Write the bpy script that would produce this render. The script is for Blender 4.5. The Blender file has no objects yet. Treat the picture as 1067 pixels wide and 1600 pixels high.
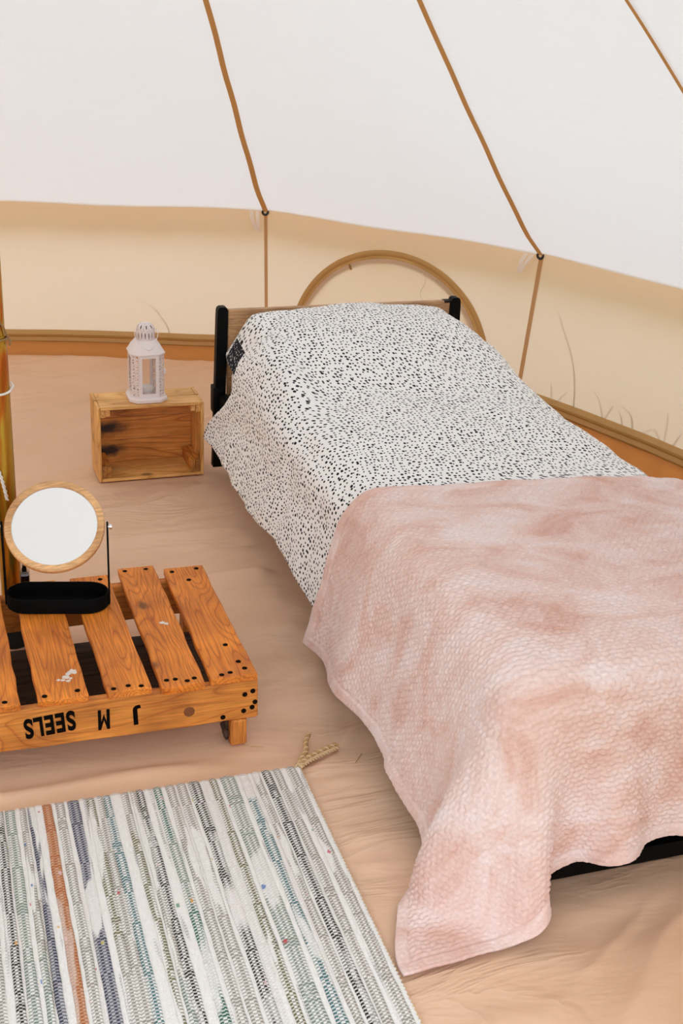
import bpy, bmesh, math, random
import numpy as np
from mathutils import Matrix, Vector

S = bpy.context.scene
COL = S.collection
random.seed(4)
RNG = np.random.RandomState(7)
PI = math.pi

# ------------------------------------------------------------------ camera, sky, exposure
# world axes: x across the bed, y along the bed towards its head, z up; tent pole stands at CX, CY
cam_d = bpy.data.cameras.new('camera')
cam = bpy.data.objects.new('camera', cam_d)
COL.objects.link(cam)
cam_d.sensor_fit = 'VERTICAL'
cam_d.sensor_height = 36.0
cam_d.lens = 2041.54 * 36.0 / 1600.0
cam_d.clip_start = 0.02
yaw, pitch, roll, cam_h = math.radians(19.5), 0.4111, 0.0475, 1.555
fw = Vector((math.sin(yaw) * math.cos(pitch), math.cos(yaw) * math.cos(pitch), -math.sin(pitch)))
r0 = Vector((math.cos(yaw), -math.sin(yaw), 0))
u0 = r0.cross(fw)
rt = math.cos(roll) * r0 + math.sin(roll) * u0
up = -math.sin(roll) * r0 + math.cos(roll) * u0
cam.matrix_world = Matrix(((rt.x, up.x, -fw.x, 0), (rt.y, up.y, -fw.y, 0), (rt.z, up.z, -fw.z, cam_h), (0, 0, 0, 1)))
S.camera = cam

world = bpy.data.worlds.new('overcast_sky')
S.world = world
world.use_nodes = True
bgn = world.node_tree.nodes['Background']
bgn.inputs['Color'].default_value = (0.90, 0.98, 1.12, 1)
bgn.inputs['Strength'].default_value = 2.5

S.view_settings.view_transform = 'Standard'
S.view_settings.look = 'None'
S.view_settings.gamma = 1.0
S.view_settings.use_curve_mapping = False
S.view_settings.exposure = 0.0
try:
    S.cycles.max_bounces = 10
    S.cycles.diffuse_bounces = 6
    S.cycles.transmission_bounces = 8
except Exception:
    pass

CX, CY = 0.188, 2.80

# ------------------------------------------------------------------ helpers: properties, meshes
WM = {}

def tag(o, label=None, cat=None, group=None, kind=None):
    if label: o['label'] = label
    if cat: o['category'] = cat
    if group: o['group'] = group
    if kind: o['kind'] = kind
    return o

def link(o, parent, M):
    COL.objects.link(o)
    if parent is not None:
        o.parent = parent
        o.matrix_parent_inverse = WM[parent.name].inverted()
    o.matrix_basis = M
    WM[o.name] = M.copy()
    return o

def empty(name, loc, label, cat, group=None):
    o = bpy.data.objects.new(name, None)
    o.empty_display_size = 0.05
    link(o, None, Matrix.Translation(Vector(loc)))
    return tag(o, label, cat, group)

def make_mesh(name, V, F, mat=None, smooth=True, uv=None, col=None):
    me = bpy.data.meshes.new(name)
    V = np.asarray(V, dtype=np.float64)
    if isinstance(F, np.ndarray):
        n, k = F.shape
        me.vertices.add(len(V)); me.vertices.foreach_set('co', V.ravel())
        me.loops.add(n * k); me.loops.foreach_set('vertex_index', F.ravel().astype(np.int32))
        me.polygons.add(n)
        me.polygons.foreach_set('loop_start', np.arange(0, n * k, k, dtype=np.int32))
        me.polygons.foreach_set('loop_total', np.full(n, k, dtype=np.int32))
        me.update(calc_edges=True)
        if uv is not None:
            l = me.uv_layers.new(name='UVMap')
            l.data.foreach_set('uv', np.asarray(uv)[F.ravel()].astype(np.float32).ravel())
    else:
        me.from_pydata([tuple(v) for v in V], [], F)
    if col is not None:
        a = me.color_attributes.new('Col', 'FLOAT_COLOR', 'POINT')
        c4 = np.ones((len(V), 4), np.float32); c4[:, :3] = col
        a.data.foreach_set('color', c4.ravel())
    me.polygons.foreach_set('use_smooth', np.full(len(me.polygons), bool(smooth)))
    me.validate(verbose=False)
    me.update()
    if mat is not None:
        me.materials.append(mat)
    return me

def mesh_obj(name, V, F, mat, parent=None, origin=(0, 0, 0), smooth=True, uv=None, col=None):
    V = np.asarray(V, dtype=np.float64) - np.asarray(origin)
    me = make_mesh(name, V, F, mat, smooth, uv, col)
    o = bpy.data.objects.new(name, me)
    return link(o, parent, Matrix.Translation(Vector(origin)))

def inst(name, me, M, parent=None):
    o = bpy.data.objects.new(name, me)
    return link(o, parent, M)

def frame(o, x, z):
    x = Vector(x).normalized(); z = Vector(z)
    y = z.cross(x).normalized(); z = x.cross(y)
    M = Matrix(((x.x, y.x, z.x, 0), (x.y, y.y, z.y, 0), (x.z, y.z, z.z, 0), (0, 0, 0, 1)))
    return Matrix.Translation(Vector(o)) @ M

def sharp(o, deg=35):
    me = o.data
    try:
        me.set_sharp_from_angle(angle=math.radians(deg))
    except Exception:
        pass
    return o

class G:
    """collects verts and faces for one part"""
    def __init__(s): s.V = []; s.F = []
    def add(s, V, F):
        b = len(s.V)
        s.V += [tuple(map(float, v)) for v in V]
        s.F += [tuple(i + b for i in f) for f in F]
    def box(s, a, b, bev=0.0):
        x0, y0, z0 = a; x1, y1, z1 = b
        bm = bmesh.new()
        r = bmesh.ops.create_cube(bm, size=1)
        for v in bm.verts:
            v.co = Vector((x0 + (v.co.x + .5) * (x1 - x0), y0 + (v.co.y + .5) * (y1 - y0), z0 + (v.co.z + .5) * (z1 - z0)))
        if bev > 0:
            bmesh.ops.bevel(bm, geom=list(bm.edges), offset=bev, segments=2, profile=0.7, affect='EDGES')
        bm.verts.ensure_lookup_table()
        s.add([v.co for v in bm.verts], [[v.index for v in f.verts] for f in bm.faces])
        bm.free()
    def tube(s, pts, r, n=10, cap=True, closed=False):
        P = [Vector(p) for p in pts]; m = len(P)
        rs = r if hasattr(r, '__len__') else [r] * m
        V = []; prev = None
        for i, p in enumerate(P):
            if closed: t = (P[(i + 1) % m] - P[i - 1]).normalized()
            else: t = (P[min(i + 1, m - 1)] - P[max(i - 1, 0)]).normalized()
            if prev is None:
                a = Vector((0, 0, 1)) if abs(t.z) < .9 else Vector((1, 0, 0))
                nrm = (a - t * a.dot(t)).normalized()
            else:
                nrm = (prev - t * prev.dot(t)).normalized()
            prev = nrm; b = t.cross(nrm)
            for k in range(n):
                an = 2 * PI * k / n
                V.append(p + (nrm * math.cos(an) + b * math.sin(an)) * rs[i])
        F = []
        for i in range(m if closed else m - 1):
            j = (i + 1) % m
            for k in range(n):
                l = (k + 1) % n
                F.append((i * n + k, i * n + l, j * n + l, j * n + k))
        if cap and not closed:
            F.append(tuple(range(n - 1, -1, -1)))
            F.append(tuple((m - 1) * n + k for k in range(n)))
        s.add(V, F)
    def lathe(s, prof, c, n=24, cap=True):
        V = []; F = []; m = len(prof)
        for (r, z) in prof:
            for k in range(n):
                a = 2 * PI * k / n
                V.append((c[0] + r * math.cos(a), c[1] + r * math.sin(a), c[2] + z))
        for i in range(m - 1):
            for k in range(n):
                l = (k + 1) % n
                F.append((i * n + k, i * n + l, (i + 1) * n + l, (i + 1) * n + k))
        if cap:
            F.append(tuple(range(n - 1, -1, -1))); F.append(tuple((m - 1) * n + k for k in range(n)))
        s.add(V, F)
    def loft(s, loops, cap=True, closed=True):
        n = len(loops[0]); V = [p for L in loops for p in L]; F = []
        for i in range(len(loops) - 1):
            for k in range(n if closed else n - 1):
                l = (k + 1) % n
                F.append((i * n + k, i * n + l, (i + 1) * n + l, (i + 1) * n + k))
        if cap:
            F.append(tuple(range(n - 1, -1, -1))); F.append(tuple((len(loops) - 1) * n + k for k in range(n)))
        s.add(V, F)
    def obj(s, name, mat, parent=None, origin=(0, 0, 0), smooth=True, ang=35):
        V = np.array(s.V) - np.array(origin)
        me = make_mesh(name, V, s.F, mat, smooth)
        bm = bmesh.new(); bm.from_mesh(me)
        bmesh.ops.recalc_face_normals(bm, faces=bm.faces)
        bm.to_mesh(me); bm.free()
        o = bpy.data.objects.new(name, me)
        link(o, parent, Matrix.Translation(Vector(origin)))
        if smooth: sharp(o, ang)
        return o

def grid_faces(nu, nv, wrap_u=False):
    i, j = np.meshgrid(np.arange(nu if wrap_u else nu - 1), np.arange(nv - 1), indexing='ij')
    i = i.ravel(); j = j.ravel(); i2 = (i + 1) % nu
    return np.stack([i * nv + j, i2 * nv + j, i2 * nv + j + 1, i * nv + j + 1], 1)

def sstep(a, b, x):
    t = np.clip((x - a) / (b - a), 0, 1)
    return t * t * (3 - 2 * t)

def noise2(x, y, seed=0):
    """gradient noise, about -0.7..0.7"""
    x = np.asarray(x, float); y = np.asarray(y, float)
    tab = np.random.RandomState(1000 + seed).rand(256, 256) * 2 * PI
    xi = np.floor(x).astype(int); yi = np.floor(y).astype(int)
    fx = x - xi; fy = y - yi
    def g(a, b):
        an = tab[(xi + a) % 256, (yi + b) % 256]
        return np.cos(an) * (fx - a) + np.sin(an) * (fy - b)
    sx = fx ** 3 * (fx * (fx * 6 - 15) + 10); sy = fy ** 3 * (fy * (fy * 6 - 15) + 10)
    n0 = g(0, 0) * (1 - sx) + g(1, 0) * sx
    n1 = g(0, 1) * (1 - sx) + g(1, 1) * sx
    return n0 * (1 - sy) + n1 * sy

def catmull(P, n):
    """n points along a smooth curve through P, even in arc length"""
    P = np.asarray(P, float)
    Q = np.vstack([2 * P[0] - P[1], P, 2 * P[-1] - P[-2]])
    out = []
    for i in range(1, len(Q) - 2):
        t = np.linspace(0, 1, 24, endpoint=False)[:, None]
        a, b, c, d = Q[i - 1], Q[i], Q[i + 1], Q[i + 2]
        out.append(.5 * (2 * b + (c - a) * t + (2 * a - 5 * b + 4 * c - d) * t ** 2 + (3 * b - a - 3 * c + d) * t ** 3))
    out.append(P[-1:]); R = np.vstack(out)
    L = np.r_[0, np.cumsum(np.linalg.norm(np.diff(R, axis=0), axis=1))]
    s = np.linspace(0, L[-1], n)
    return np.stack([np.interp(s, L, R[:, k]) for k in range(R.shape[1])], 1), s

# ------------------------------------------------------------------ materials
def new_mat(name):
    m = bpy.data.materials.new(name); m.use_nodes = True
    nt = m.node_tree
    return m, nt, nt.nodes, nt.links, nt.nodes['Principled BSDF']

def plain(name, c, rough=.5, metal=0., spec=None, coat=0., sheen=0.):
    m, nt, N, L, b = new_mat(name)
    b.inputs['Base Color'].default_value = (*c, 1)
    b.inputs['Roughness'].default_value = rough
    b.inputs['Metallic'].default_value = metal
    if spec is not None: b.inputs['Specular IOR Level'].default_value = spec
    if coat: b.inputs['Coat Weight'].default_value = coat
    if sheen: b.inputs['Sheen Weight'].default_value = sheen
    return m

def ramp(N, stops):
    r = N.new('ShaderNodeValToRGB')
    e = r.color_ramp.elements
    while len(e) > 1: e.remove(e[-1])
    e[0].position = stops[0][0]; e[0].color = (*stops[0][1], 1)
    for p, c in stops[1:]:
        k = e.new(p); k.color = (*c, 1)
    return r

def tex(N, kind, **kw):
    n = N.new(kind)
    for k, v in kw.items():
        if k in n.inputs: n.inputs[k].default_value = v
        else: setattr(n, k, v)
    return n

def canvas_mat(name, refl, trans, weave=900, wrinkle=.1, mix=.5):
    """cotton canvas: reflects and lets light through"""
    m, nt, N, L, b = new_mat(name)
    N.remove(b)
    d = N.new('ShaderNodeBsdfDiffuse'); t = N.new('ShaderNodeBsdfTranslucent'); mx = N.new('ShaderNodeMixShader')
    d.inputs['Color'].default_value = (*refl, 1); t.inputs['Color'].default_value = (*trans, 1)
    mx.inputs[0].default_value = mix
    tc = N.new('ShaderNodeTexCoord')
    n1 = tex(N, 'ShaderNodeTexNoise', Scale=5.0, Detail=4.0)
    L.new(tc.outputs['Object'], n1.inputs['Vector'])
    bp = N.new('ShaderNodeBump'); bp.inputs['Strength'].default_value = wrinkle; bp.inputs['Distance'].default_value = .05
    L.new(n1.outputs['Fac'], bp.inputs['Height'])
    for s in (d, t): L.new(bp.outputs['Normal'], s.inputs['Normal'])
    # slubs in the thread: a faint variation of how much light the cloth lets through
    mp = N.new('ShaderNodeMapping'); mp.inputs['Scale'].default_value = (3, 3, 60)
    L.new(tc.outputs['Object'], mp.inputs['Vector'])
    n2 = tex(N, 'ShaderNodeTexNoise', Scale=4.0, Detail=3.0)
    L.new(mp.outputs['Vector'], n2.inputs['Vector'])
    r = ramp(N, [(.3, tuple(.94 * c for c in trans)), (.7, trans)])
    L.new(n2.outputs['Fac'], r.inputs['Fac']); L.new(r.outputs['Color'], t.inputs['Color'])
    L.new(d.outputs[0], mx.inputs[1]); L.new(t.outputs[0], mx.inputs[2])
    L.new(mx.outputs[0], N['Material Output'].inputs['Surface'])
    return m

def wood_mat(name, light, mid, dark, scale=1.0, knots=.6, rough=.6, stain=0.0, rings=26.0, knot_at=None, knot_c=(.06, .02, .006)):
    """grain runs along local X"""
    m, nt, N, L, b = new_mat(name)
    tc = N.new('ShaderNodeTexCoord'); oi = N.new('ShaderNodeObjectInfo')
    off = N.new('ShaderNodeVectorMath'); off.operation = 'SCALE'
    cmb = N.new('ShaderNodeCombineXYZ')
    L.new(oi.outputs['Random'], cmb.inputs[0]); L.new(oi.outputs['Random'], cmb.inputs[1])
    L.new(cmb.outputs[0], off.inputs[0]); off.inputs['Scale'].default_value = 37.0
    ad = N.new('ShaderNodeVectorMath'); ad.operation = 'ADD'
    L.new(tc.outputs['Object'], ad.inputs[0]); L.new(off.outputs[0], ad.inputs[1])
    mp = N.new('ShaderNodeMapping'); mp.inputs['Scale'].default_value = (1.6 * scale, 9 * scale, 9 * scale)
    L.new(ad.outputs[0], mp.inputs['Vector'])
    n = tex(N, 'ShaderNodeTexNoise', Scale=1.0, Detail=2.0, Roughness=.5, Distortion=.3)
    L.new(mp.outputs['Vector'], n.inputs['Vector'])
    # contour lines of a smooth field give cathedral grain
    mul = N.new('ShaderNodeMath'); mul.operation = 'MULTIPLY'; mul.inputs[1].default_value = rings
    L.new(n.outputs['Fac'], mul.inputs[0])
    fr = N.new('ShaderNodeMath'); fr.operation = 'FRACT'; L.new(mul.outputs[0], fr.inputs[0])
    r = ramp(N, [(0, mid), (.45, light), (.8, mid), (.93, dark), (1, mid)])
    L.new(fr.outputs[0], r.inputs['Fac'])
    # fine fibre streaks
    mp2 = N.new('ShaderNodeMapping'); mp2.inputs['Scale'].default_value = (10, 260, 260)
    L.new(ad.outputs[0], mp2.inputs['Vector'])
    n2 = tex(N, 'ShaderNodeTexNoise', Scale=1.0, Detail=3.0)
    L.new(mp2.outputs['Vector'], n2.inputs['Vector'])
    r2 = ramp(N, [(.3, (.72, .68, .62)), (.65, (1.12, 1.1, 1.08))])
    L.new(n2.outputs['Fac'], r2.inputs['Fac'])
    mx = N.new('ShaderNodeMixRGB'); mx.blend_type = 'MULTIPLY'; mx.inputs[0].default_value = 1
    L.new(r.outputs['Color'], mx.inputs[1]); L.new(r2.outputs['Color'], mx.inputs[2])
    # broad patches
    n3 = tex(N, 'ShaderNodeTexNoise', Scale=9.0, Detail=3.0)
    L.new(ad.outputs[0], n3.inputs['Vector'])
    r3 = ramp(N, [(.3, (.68, .55, .42)), (.68, (1.18, 1.15, 1.1))])
    L.new(n3.outputs['Fac'], r3.inputs['Fac'])
    mx3 = N.new('ShaderNodeMixRGB'); mx3.blend_type = 'MULTIPLY'; mx3.inputs[0].default_value = .8
    L.new(mx.outputs[0], mx3.inputs[1]); L.new(r3.outputs['Color'], mx3.inputs[2])
    last = mx3.outputs[0]
    if knots > 0:
        mk = N.new('ShaderNodeMapping'); mk.inputs['Scale'].default_value = (5.0, 9.0, 9.0)
        L.new(ad.outputs[0], mk.inputs['Vector'])
        v = tex(N, 'ShaderNodeTexVoronoi', Scale=1.0, Randomness=1.0)
        L.new(mk.outputs['Vector'], v.inputs['Vector'])
        rk = ramp(N, [(.0, (1, 1, 1)), (.07, (.9, .9, .9)), (.12, (0, 0, 0))])
        L.new(v.outputs['Distance'], rk.inputs['Fac'])
        mm = N.new('ShaderNodeMath'); mm.operation = 'MULTIPLY'; mm.inputs[1].default_value = knots
        L.new(rk.outputs['Color'], mm.inputs[0])
        mxk = N.new('ShaderNodeMixRGB'); mxk.inputs[2].default_value = (*knot_c, 1)
        L.new(mm.outputs[0], mxk.inputs[0]); L.new(last, mxk.inputs[1]); last = mxk.outputs[0]
    if stain > 0:
        n4 = tex(N, 'ShaderNodeTexNoise', Scale=16.0, Detail=6.0, Roughness=.7)
        L.new(ad.outputs[0], n4.inputs['Vector'])
        rs = ramp(N, [(.66, (0, 0, 0)), (.72, (1, 1, 1))])
        L.new(n4.outputs['Fac'], rs.inputs['Fac'])
        mm = N.new('ShaderNodeMath'); mm.operation = 'MULTIPLY'; mm.inputs[1].default_value = stain
        L.new(rs.outputs['Color'], mm.inputs[0])
        mxs = N.new('ShaderNodeMixRGB'); mxs.inputs[2].default_value = (.55, .38, .24, 1)
        L.new(mm.outputs[0], mxs.inputs[0]); L.new(last, mxs.inputs[1]); last = mxs.outputs[0]
    if knot_at is not None:
        # a big dark branch knot that bleeds along the grain near one end of the board
        vm = N.new('ShaderNodeVectorMath'); vm.operation = 'SUBTRACT'; vm.inputs[1].default_value = (knot_at[0], knot_at[1], 0); L.new(tc.outputs['Object'], vm.inputs[0])
        vs = N.new('ShaderNodeVectorMath'); vs.operation = 'MULTIPLY'; vs.inputs[1].default_value = (16, 40, 0); L.new(vm.outputs[0], vs.inputs[0])
        ln = N.new('ShaderNodeVectorMath'); ln.operation = 'LENGTH'; L.new(vs.outputs[0], ln.inputs[0])
        nk = tex(N, 'ShaderNodeTexNoise', Scale=40.0, Detail=4.0); L.new(ad.outputs[0], nk.inputs['Vector'])
        sm = N.new('ShaderNodeMath'); sm.operation = 'ADD'; L.new(ln.outputs['Value'], sm.inputs[0]); L.new(nk.outputs['Fac'], sm.inputs[1])
        rk2 = ramp(N, [(.55, (1, 1, 1)), (1.0, (.5, .5, .5)), (1.0, (0, 0, 0))]); rk2.color_ramp.elements[1].position = .8
        hf = N.new('ShaderNodeMath'); hf.operation = 'MULTIPLY'; hf.inputs[1].default_value = .62; L.new(sm.outputs[0], hf.inputs[0]); L.new(hf.outputs[0], rk2.inputs['Fac'])
        mk2 = N.new('ShaderNodeMixRGB'); mk2.inputs[2].default_value = (*knot_c, 1); L.new(rk2.outputs['Color'], mk2.inputs[0]); L.new(last, mk2.inputs[1]); last = mk2.outputs[0]
    L.new(last, b.inputs['Base Color'])
    b.inputs['Roughness'].default_value = rough
    bp = N.new('ShaderNodeBump'); bp.inputs['Strength'].default_value = .35; bp.inputs['Distance'].default_value = .002
    L.new(mx.outputs[0], bp.inputs['Height']); L.new(bp.outputs['Normal'], b.inputs['Normal'])
    return m

def dots_mat(name, ground, dot, scale=105.0, big=.30, small=.16):
    m, nt, N, L, b = new_mat(name)
    uv = N.new('ShaderNodeUVMap'); uv.uv_map = 'UVMap'
    # the printed dots are slightly oval and wander
    nz = tex(N, 'ShaderNodeTexNoise', Scale=30.0, Detail=1.0)
    L.new(uv.outputs[0], nz.inputs['Vector'])
    mv = N.new('ShaderNodeVectorMath'); mv.operation = 'MULTIPLY_ADD'
    mv.inputs[1].default_value = (.004, .004, 0); L.new(nz.outputs['Color'], mv.inputs[0]); L.new(uv.outputs[0], mv.inputs[2])
    v = tex(N, 'ShaderNodeTexVoronoi', Scale=scale, Randomness=.68)
    v.voronoi_dimensions = '2D'
    mp = N.new('ShaderNodeMapping'); mp.inputs['Scale'].default_value = (.92, .64, 1); mp.inputs['Rotation'].default_value = (0, 0, .15)
    L.new(mv.outputs[0], mp.inputs['Vector']); L.new(mp.outputs['Vector'], v.inputs['Vector'])
    sx = N.new('ShaderNodeSeparateColor'); L.new(v.outputs['Color'], sx.inputs[0])
    pw = N.new('ShaderNodeMath'); pw.operation = 'POWER'; pw.inputs[1].default_value = 2.2; L.new(sx.outputs[0], pw.inputs[0])
    th = N.new('ShaderNodeMapRange'); th.inputs['To Min'].default_value = small; th.inputs['To Max'].default_value = big
    L.new(pw.outputs[0], th.inputs['Value'])
    sb = N.new('ShaderNodeMath'); sb.operation = 'SUBTRACT'; L.new(th.outputs[0], sb.inputs[0]); L.new(v.outputs['Distance'], sb.inputs[1])
    ml = N.new('ShaderNodeMath'); ml.operation = 'MULTIPLY'; ml.inputs[1].default_value = 20; ml.use_clamp = True; L.new(sb.outputs[0], ml.inputs[0])
    mx = N.new('ShaderNodeMixRGB'); mx.inputs[1].default_value = (*ground, 1); mx.inputs[2].default_value = (*dot, 1)
    L.new(ml.outputs[0], mx.inputs[0]); L.new(mx.outputs[0], b.inputs['Base Color'])
    b.inputs['Roughness'].default_value = .9; b.inputs['Specular IOR Level'].default_value = .2
    n2 = tex(N, 'ShaderNodeTexNoise', Scale=14.0, Detail=4.0, Distortion=.6); L.new(uv.outputs[0], n2.inputs['Vector'])
    bp = N.new('ShaderNodeBump'); bp.inputs['Strength'].default_value = .35; bp.inputs['Distance'].default_value = .02
    L.new(n2.outputs['Fac'], bp.inputs['Height']); L.new(bp.outputs['Normal'], b.inputs['Normal'])
    return m

def floor_mat():
    m, nt, N, L, b = new_mat('groundsheet')
    tc = N.new('ShaderNodeTexCoord')
    n = tex(N, 'ShaderNodeTexNoise', Scale=1.7, Detail=5.0); L.new(tc.outputs['Object'], n.inputs['Vector'])
    r = ramp(N, [(.3, (.85, .54, .345)), (.7, (.95, .64, .435))])
    L.new(n.outputs['Fac'], r.inputs['Fac']); L.new(r.outputs['Color'], b.inputs['Base Color'])
    b.inputs['Roughness'].default_value = .55; b.inputs['Specular IOR Level'].default_value = .3
    mp = N.new('ShaderNodeMapping'); mp.inputs['Scale'].default_value = (3, 8, 6); mp.inputs['Rotation'].default_value = (0, 0, .35)
    L.new(tc.outputs['Object'], mp.inputs['Vector'])
    n2 = tex(N, 'ShaderNodeTexNoise', Scale=1.0, Detail=4.0, Roughness=.5, Distortion=.5); L.new(mp.outputs['Vector'], n2.inputs['Vector'])
    bp = N.new('ShaderNodeBump'); bp.inputs['Strength'].default_value = .3; bp.inputs['Distance'].default_value = .02
    L.new(n2.outputs['Fac'], bp.inputs['Height'])
    # thin sharp creases pressed into the sheet, here and there
    mc = N.new('ShaderNodeMapping'); mc.inputs['Scale'].default_value = (1.5, 4.6, 3); mc.inputs['Rotation'].default_value = (0, 0, .3)
    L.new(tc.outputs['Object'], mc.inputs['Vector'])
    nc = tex(N, 'ShaderNodeTexNoise', Scale=1.3, Detail=4.0, Roughness=.55, Distortion=.9); L.new(mc.outputs['Vector'], nc.inputs['Vector'])
    sb = N.new('ShaderNodeMath'); sb.operation = 'SUBTRACT'; sb.inputs[1].default_value = .5; L.new(nc.outputs['Fac'], sb.inputs[0])
    ab = N.new('ShaderNodeMath'); ab.operation = 'ABSOLUTE'; L.new(sb.outputs[0], ab.inputs[0])
    rc = ramp(N, [(0, (1, 1, 1)), (.05, (.4, .4, .4)), (.13, (0, 0, 0))]); L.new(ab.outputs[0], rc.inputs['Fac'])
    nm_ = tex(N, 'ShaderNodeTexNoise', Scale=1.6, Detail=1.0); L.new(tc.outputs['Object'], nm_.inputs['Vector'])
    rm = ramp(N, [(.46, (0, 0, 0)), (.68, (1, 1, 1))]); L.new(nm_.outputs['Fac'], rm.inputs['Fac'])
    mlc = N.new('ShaderNodeMath'); mlc.operation = 'MULTIPLY'; L.new(rc.outputs['Color'], mlc.inputs[0]); L.new(rm.outputs['Color'], mlc.inputs[1])
    bc = N.new('ShaderNodeBump'); bc.inputs['Strength'].default_value = .42; bc.inputs['Distance'].default_value = .012
    L.new(mlc.outputs[0], bc.inputs['Height']); L.new(bp.outputs['Normal'], bc.inputs['Normal']); bp = bc
    n3 = tex(N, 'ShaderNodeTexNoise', Scale=900.0, Detail=2.0); L.new(tc.outputs['Object'], n3.inputs['Vector'])
    bp2 = N.new('ShaderNodeBump'); bp2.inputs['Strength'].default_value = .12; bp2.inputs['Distance'].default_value = .001
    L.new(n3.outputs['Fac'], bp2.inputs['Height']); L.new(bp.outputs['Normal'], bp2.inputs['Normal'])
    L.new(bp2.outputs['Normal'], b.inputs['Normal'])
    # thin coated sheet: a little light comes through where it stands up at the wall
    t = N.new('ShaderNodeBsdfTranslucent'); t.inputs['Color'].default_value = (1.0, .34, .07, 1)
    ms = N.new('ShaderNodeMixShader'); ms.inputs[0].default_value = .16
    L.new(b.outputs[0], ms.inputs[1]); L.new(t.outputs[0], ms.inputs[2]); L.new(ms.outputs[0], N['Material Output'].inputs['Surface'])
    return m

def blanket_mat():
    m, nt, N, L, b = new_mat('pink_plush')
    uv = N.new('ShaderNodeUVMap'); uv.uv_map = 'UVMap'
    # pile brushed one way or the other
    mp = N.new('ShaderNodeMapping'); mp.inputs['Scale'].default_value = (5.5, 8, 1); mp.inputs['Rotation'].default_value = (0, 0, .5)
    L.new(uv.outputs[0], mp.inputs['Vector'])
    n = tex(N, 'ShaderNodeTexNoise', Scale=1.0, Detail=7.0, Roughness=.68, Distortion=.8); L.new(mp.outputs['Vector'], n.inputs['Vector'])
    r = ramp(N, [(.32, (.72, .425, .335)), (.47, (.83, .60, .52)), (.62, (.89, .735, .69))])
    L.new(n.outputs['Fac'], r.inputs['Fac'])
    n2 = tex(N, 'ShaderNodeTexNoise', Scale=160.0, Detail=5.0, Roughness=.7); L.new(uv.outputs[0], n2.inputs['Vector'])
    r2 = ramp(N, [(.3, (.88, .86, .86)), (.7, (1.05, 1.05, 1.05))]); L.new(n2.outputs['Fac'], r2.inputs['Fac'])
    mx = N.new('ShaderNodeMixRGB'); mx.blend_type = 'MULTIPLY'; mx.inputs[0].default_value = 1
    L.new(r.outputs['Color'], mx.inputs[1]); L.new(r2.outputs['Color'], mx.inputs[2])
    L.new(mx.outputs[0], b.inputs['Base Color'])
    b.inputs['Roughness'].default_value = .95; b.inputs['Specular IOR Level'].default_value = .1
    b.inputs['Sheen Weight'].default_value = .5; b.inputs['Sheen Roughness'].default_value = .4
    b.inputs['Sheen Tint'].default_value = (.90, .86, .96, 1)
    bp = N.new('ShaderNodeBump'); bp.inputs['Strength'].default_value = .5; bp.inputs['Distance'].default_value = .003
    L.new(n2.outputs['Fac'], bp.inputs['Height']); L.new(bp.outputs['Normal'], b.inputs['Normal'])
    return m

def col_mat(name, rough=.9):
    m, nt, N, L, b = new_mat(name)
    a = N.new('ShaderNodeVertexColor'); a.layer_name = 'Col'
    L.new(a.outputs['Color'], b.inputs['Base Color'])
    b.inputs['Roughness'].default_value = rough; b.inputs['Specular IOR Level'].default_value = .15
    return m

def pole_mat():
    m, nt, N, L, b = new_mat('passivated_steel')
    tc = N.new('ShaderNodeTexCoord')
    mp = N.new('ShaderNodeMapping'); mp.inputs['Scale'].default_value = (22, 22, 3.5)
    L.new(tc.outputs['Object'], mp.inputs['Vector'])
    n = tex(N, 'ShaderNodeTexNoise', Scale=1.0, Detail=3.0, Distortion=.6); L.new(mp.outputs['Vector'], n.inputs['Vector'])
    r = ramp(N, [(.30, (.10, .13, .02)), (.40, (.42, .26, .03)), (.50, (.55, .32, .05)), (.57, (.52, .12, .02)), (.64, (.30, .13, .02)), (.74, (.12, .15, .04))])
    L.new(n.outputs['Fac'], r.inputs['Fac']); L.new(r.outputs['Color'], b.inputs['Base Color'])
    b.inputs['Metallic'].default_value = 1; b.inputs['Roughness'].default_value = .28
    return m

def glass_mat(name, tint=(1, 1, 1), rough=0.0):
    m, nt, N, L, b = new_mat(name)
    N.remove(b)
    t = N.new('ShaderNodeBsdfTransparent'); t.inputs['Color'].default_value = (*tint, 1)
    g = N.new('ShaderNodeBsdfGlossy'); g.inputs['Roughness'].default_value = rough
    mx = N.new('ShaderNodeMixShader')
    mx.inputs[0].default_value = .05
    L.new(t.outputs[0], mx.inputs[1]); L.new(g.outputs[0], mx.inputs[2])
    L.new(mx.outputs[0], N['Material Output'].inputs['Surface'])
    return m

M_roof = canvas_mat('roof_canvas', (.75, .76, .755), (.905, .885, .84), wrinkle=.04, mix=.25)
M_wall = canvas_mat('wall_canvas', (.78, .64, .48), (.94, .75, .57), wrinkle=.12, mix=.27)
M_flap = canvas_mat('eave_canvas', (.72, .56, .38), (.86, .62, .36), wrinkle=.04, mix=.5)
M_vent = canvas_mat('vent_canvas', (.78, .62, .44), (.90, .70, .50), wrinkle=.15, mix=.27)
M_tape = canvas_mat('brown_seam_tape', (.58, .31, .11), (.62, .31, .10), wrinkle=0, mix=.34)
M_walltape = canvas_mat('wall_seam_tape', (.66, .42, .22), (.62, .38, .18), wrinkle=0, mix=.4)
M_band = canvas_mat('ochre_webbing', (.66, .42, .18), (.62, .36, .12), wrinkle=.05, mix=.3)
M_banddark = canvas_mat('ochre_webbing_rib', (.50, .29, .10), (.35, .18, .05), wrinkle=.05, mix=.25)
M_loop = plain('cream_webbing', (.90, .78, .66), .9)
M_floor = floor_mat()
M_rim = canvas_mat('groundsheet_rim', (.62, .27, .095), (.80, .27, .05), wrinkle=.3, mix=.3)
M_black = plain('black_powder_coat', (.003, .003, .003), .5, spec=.10)
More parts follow.
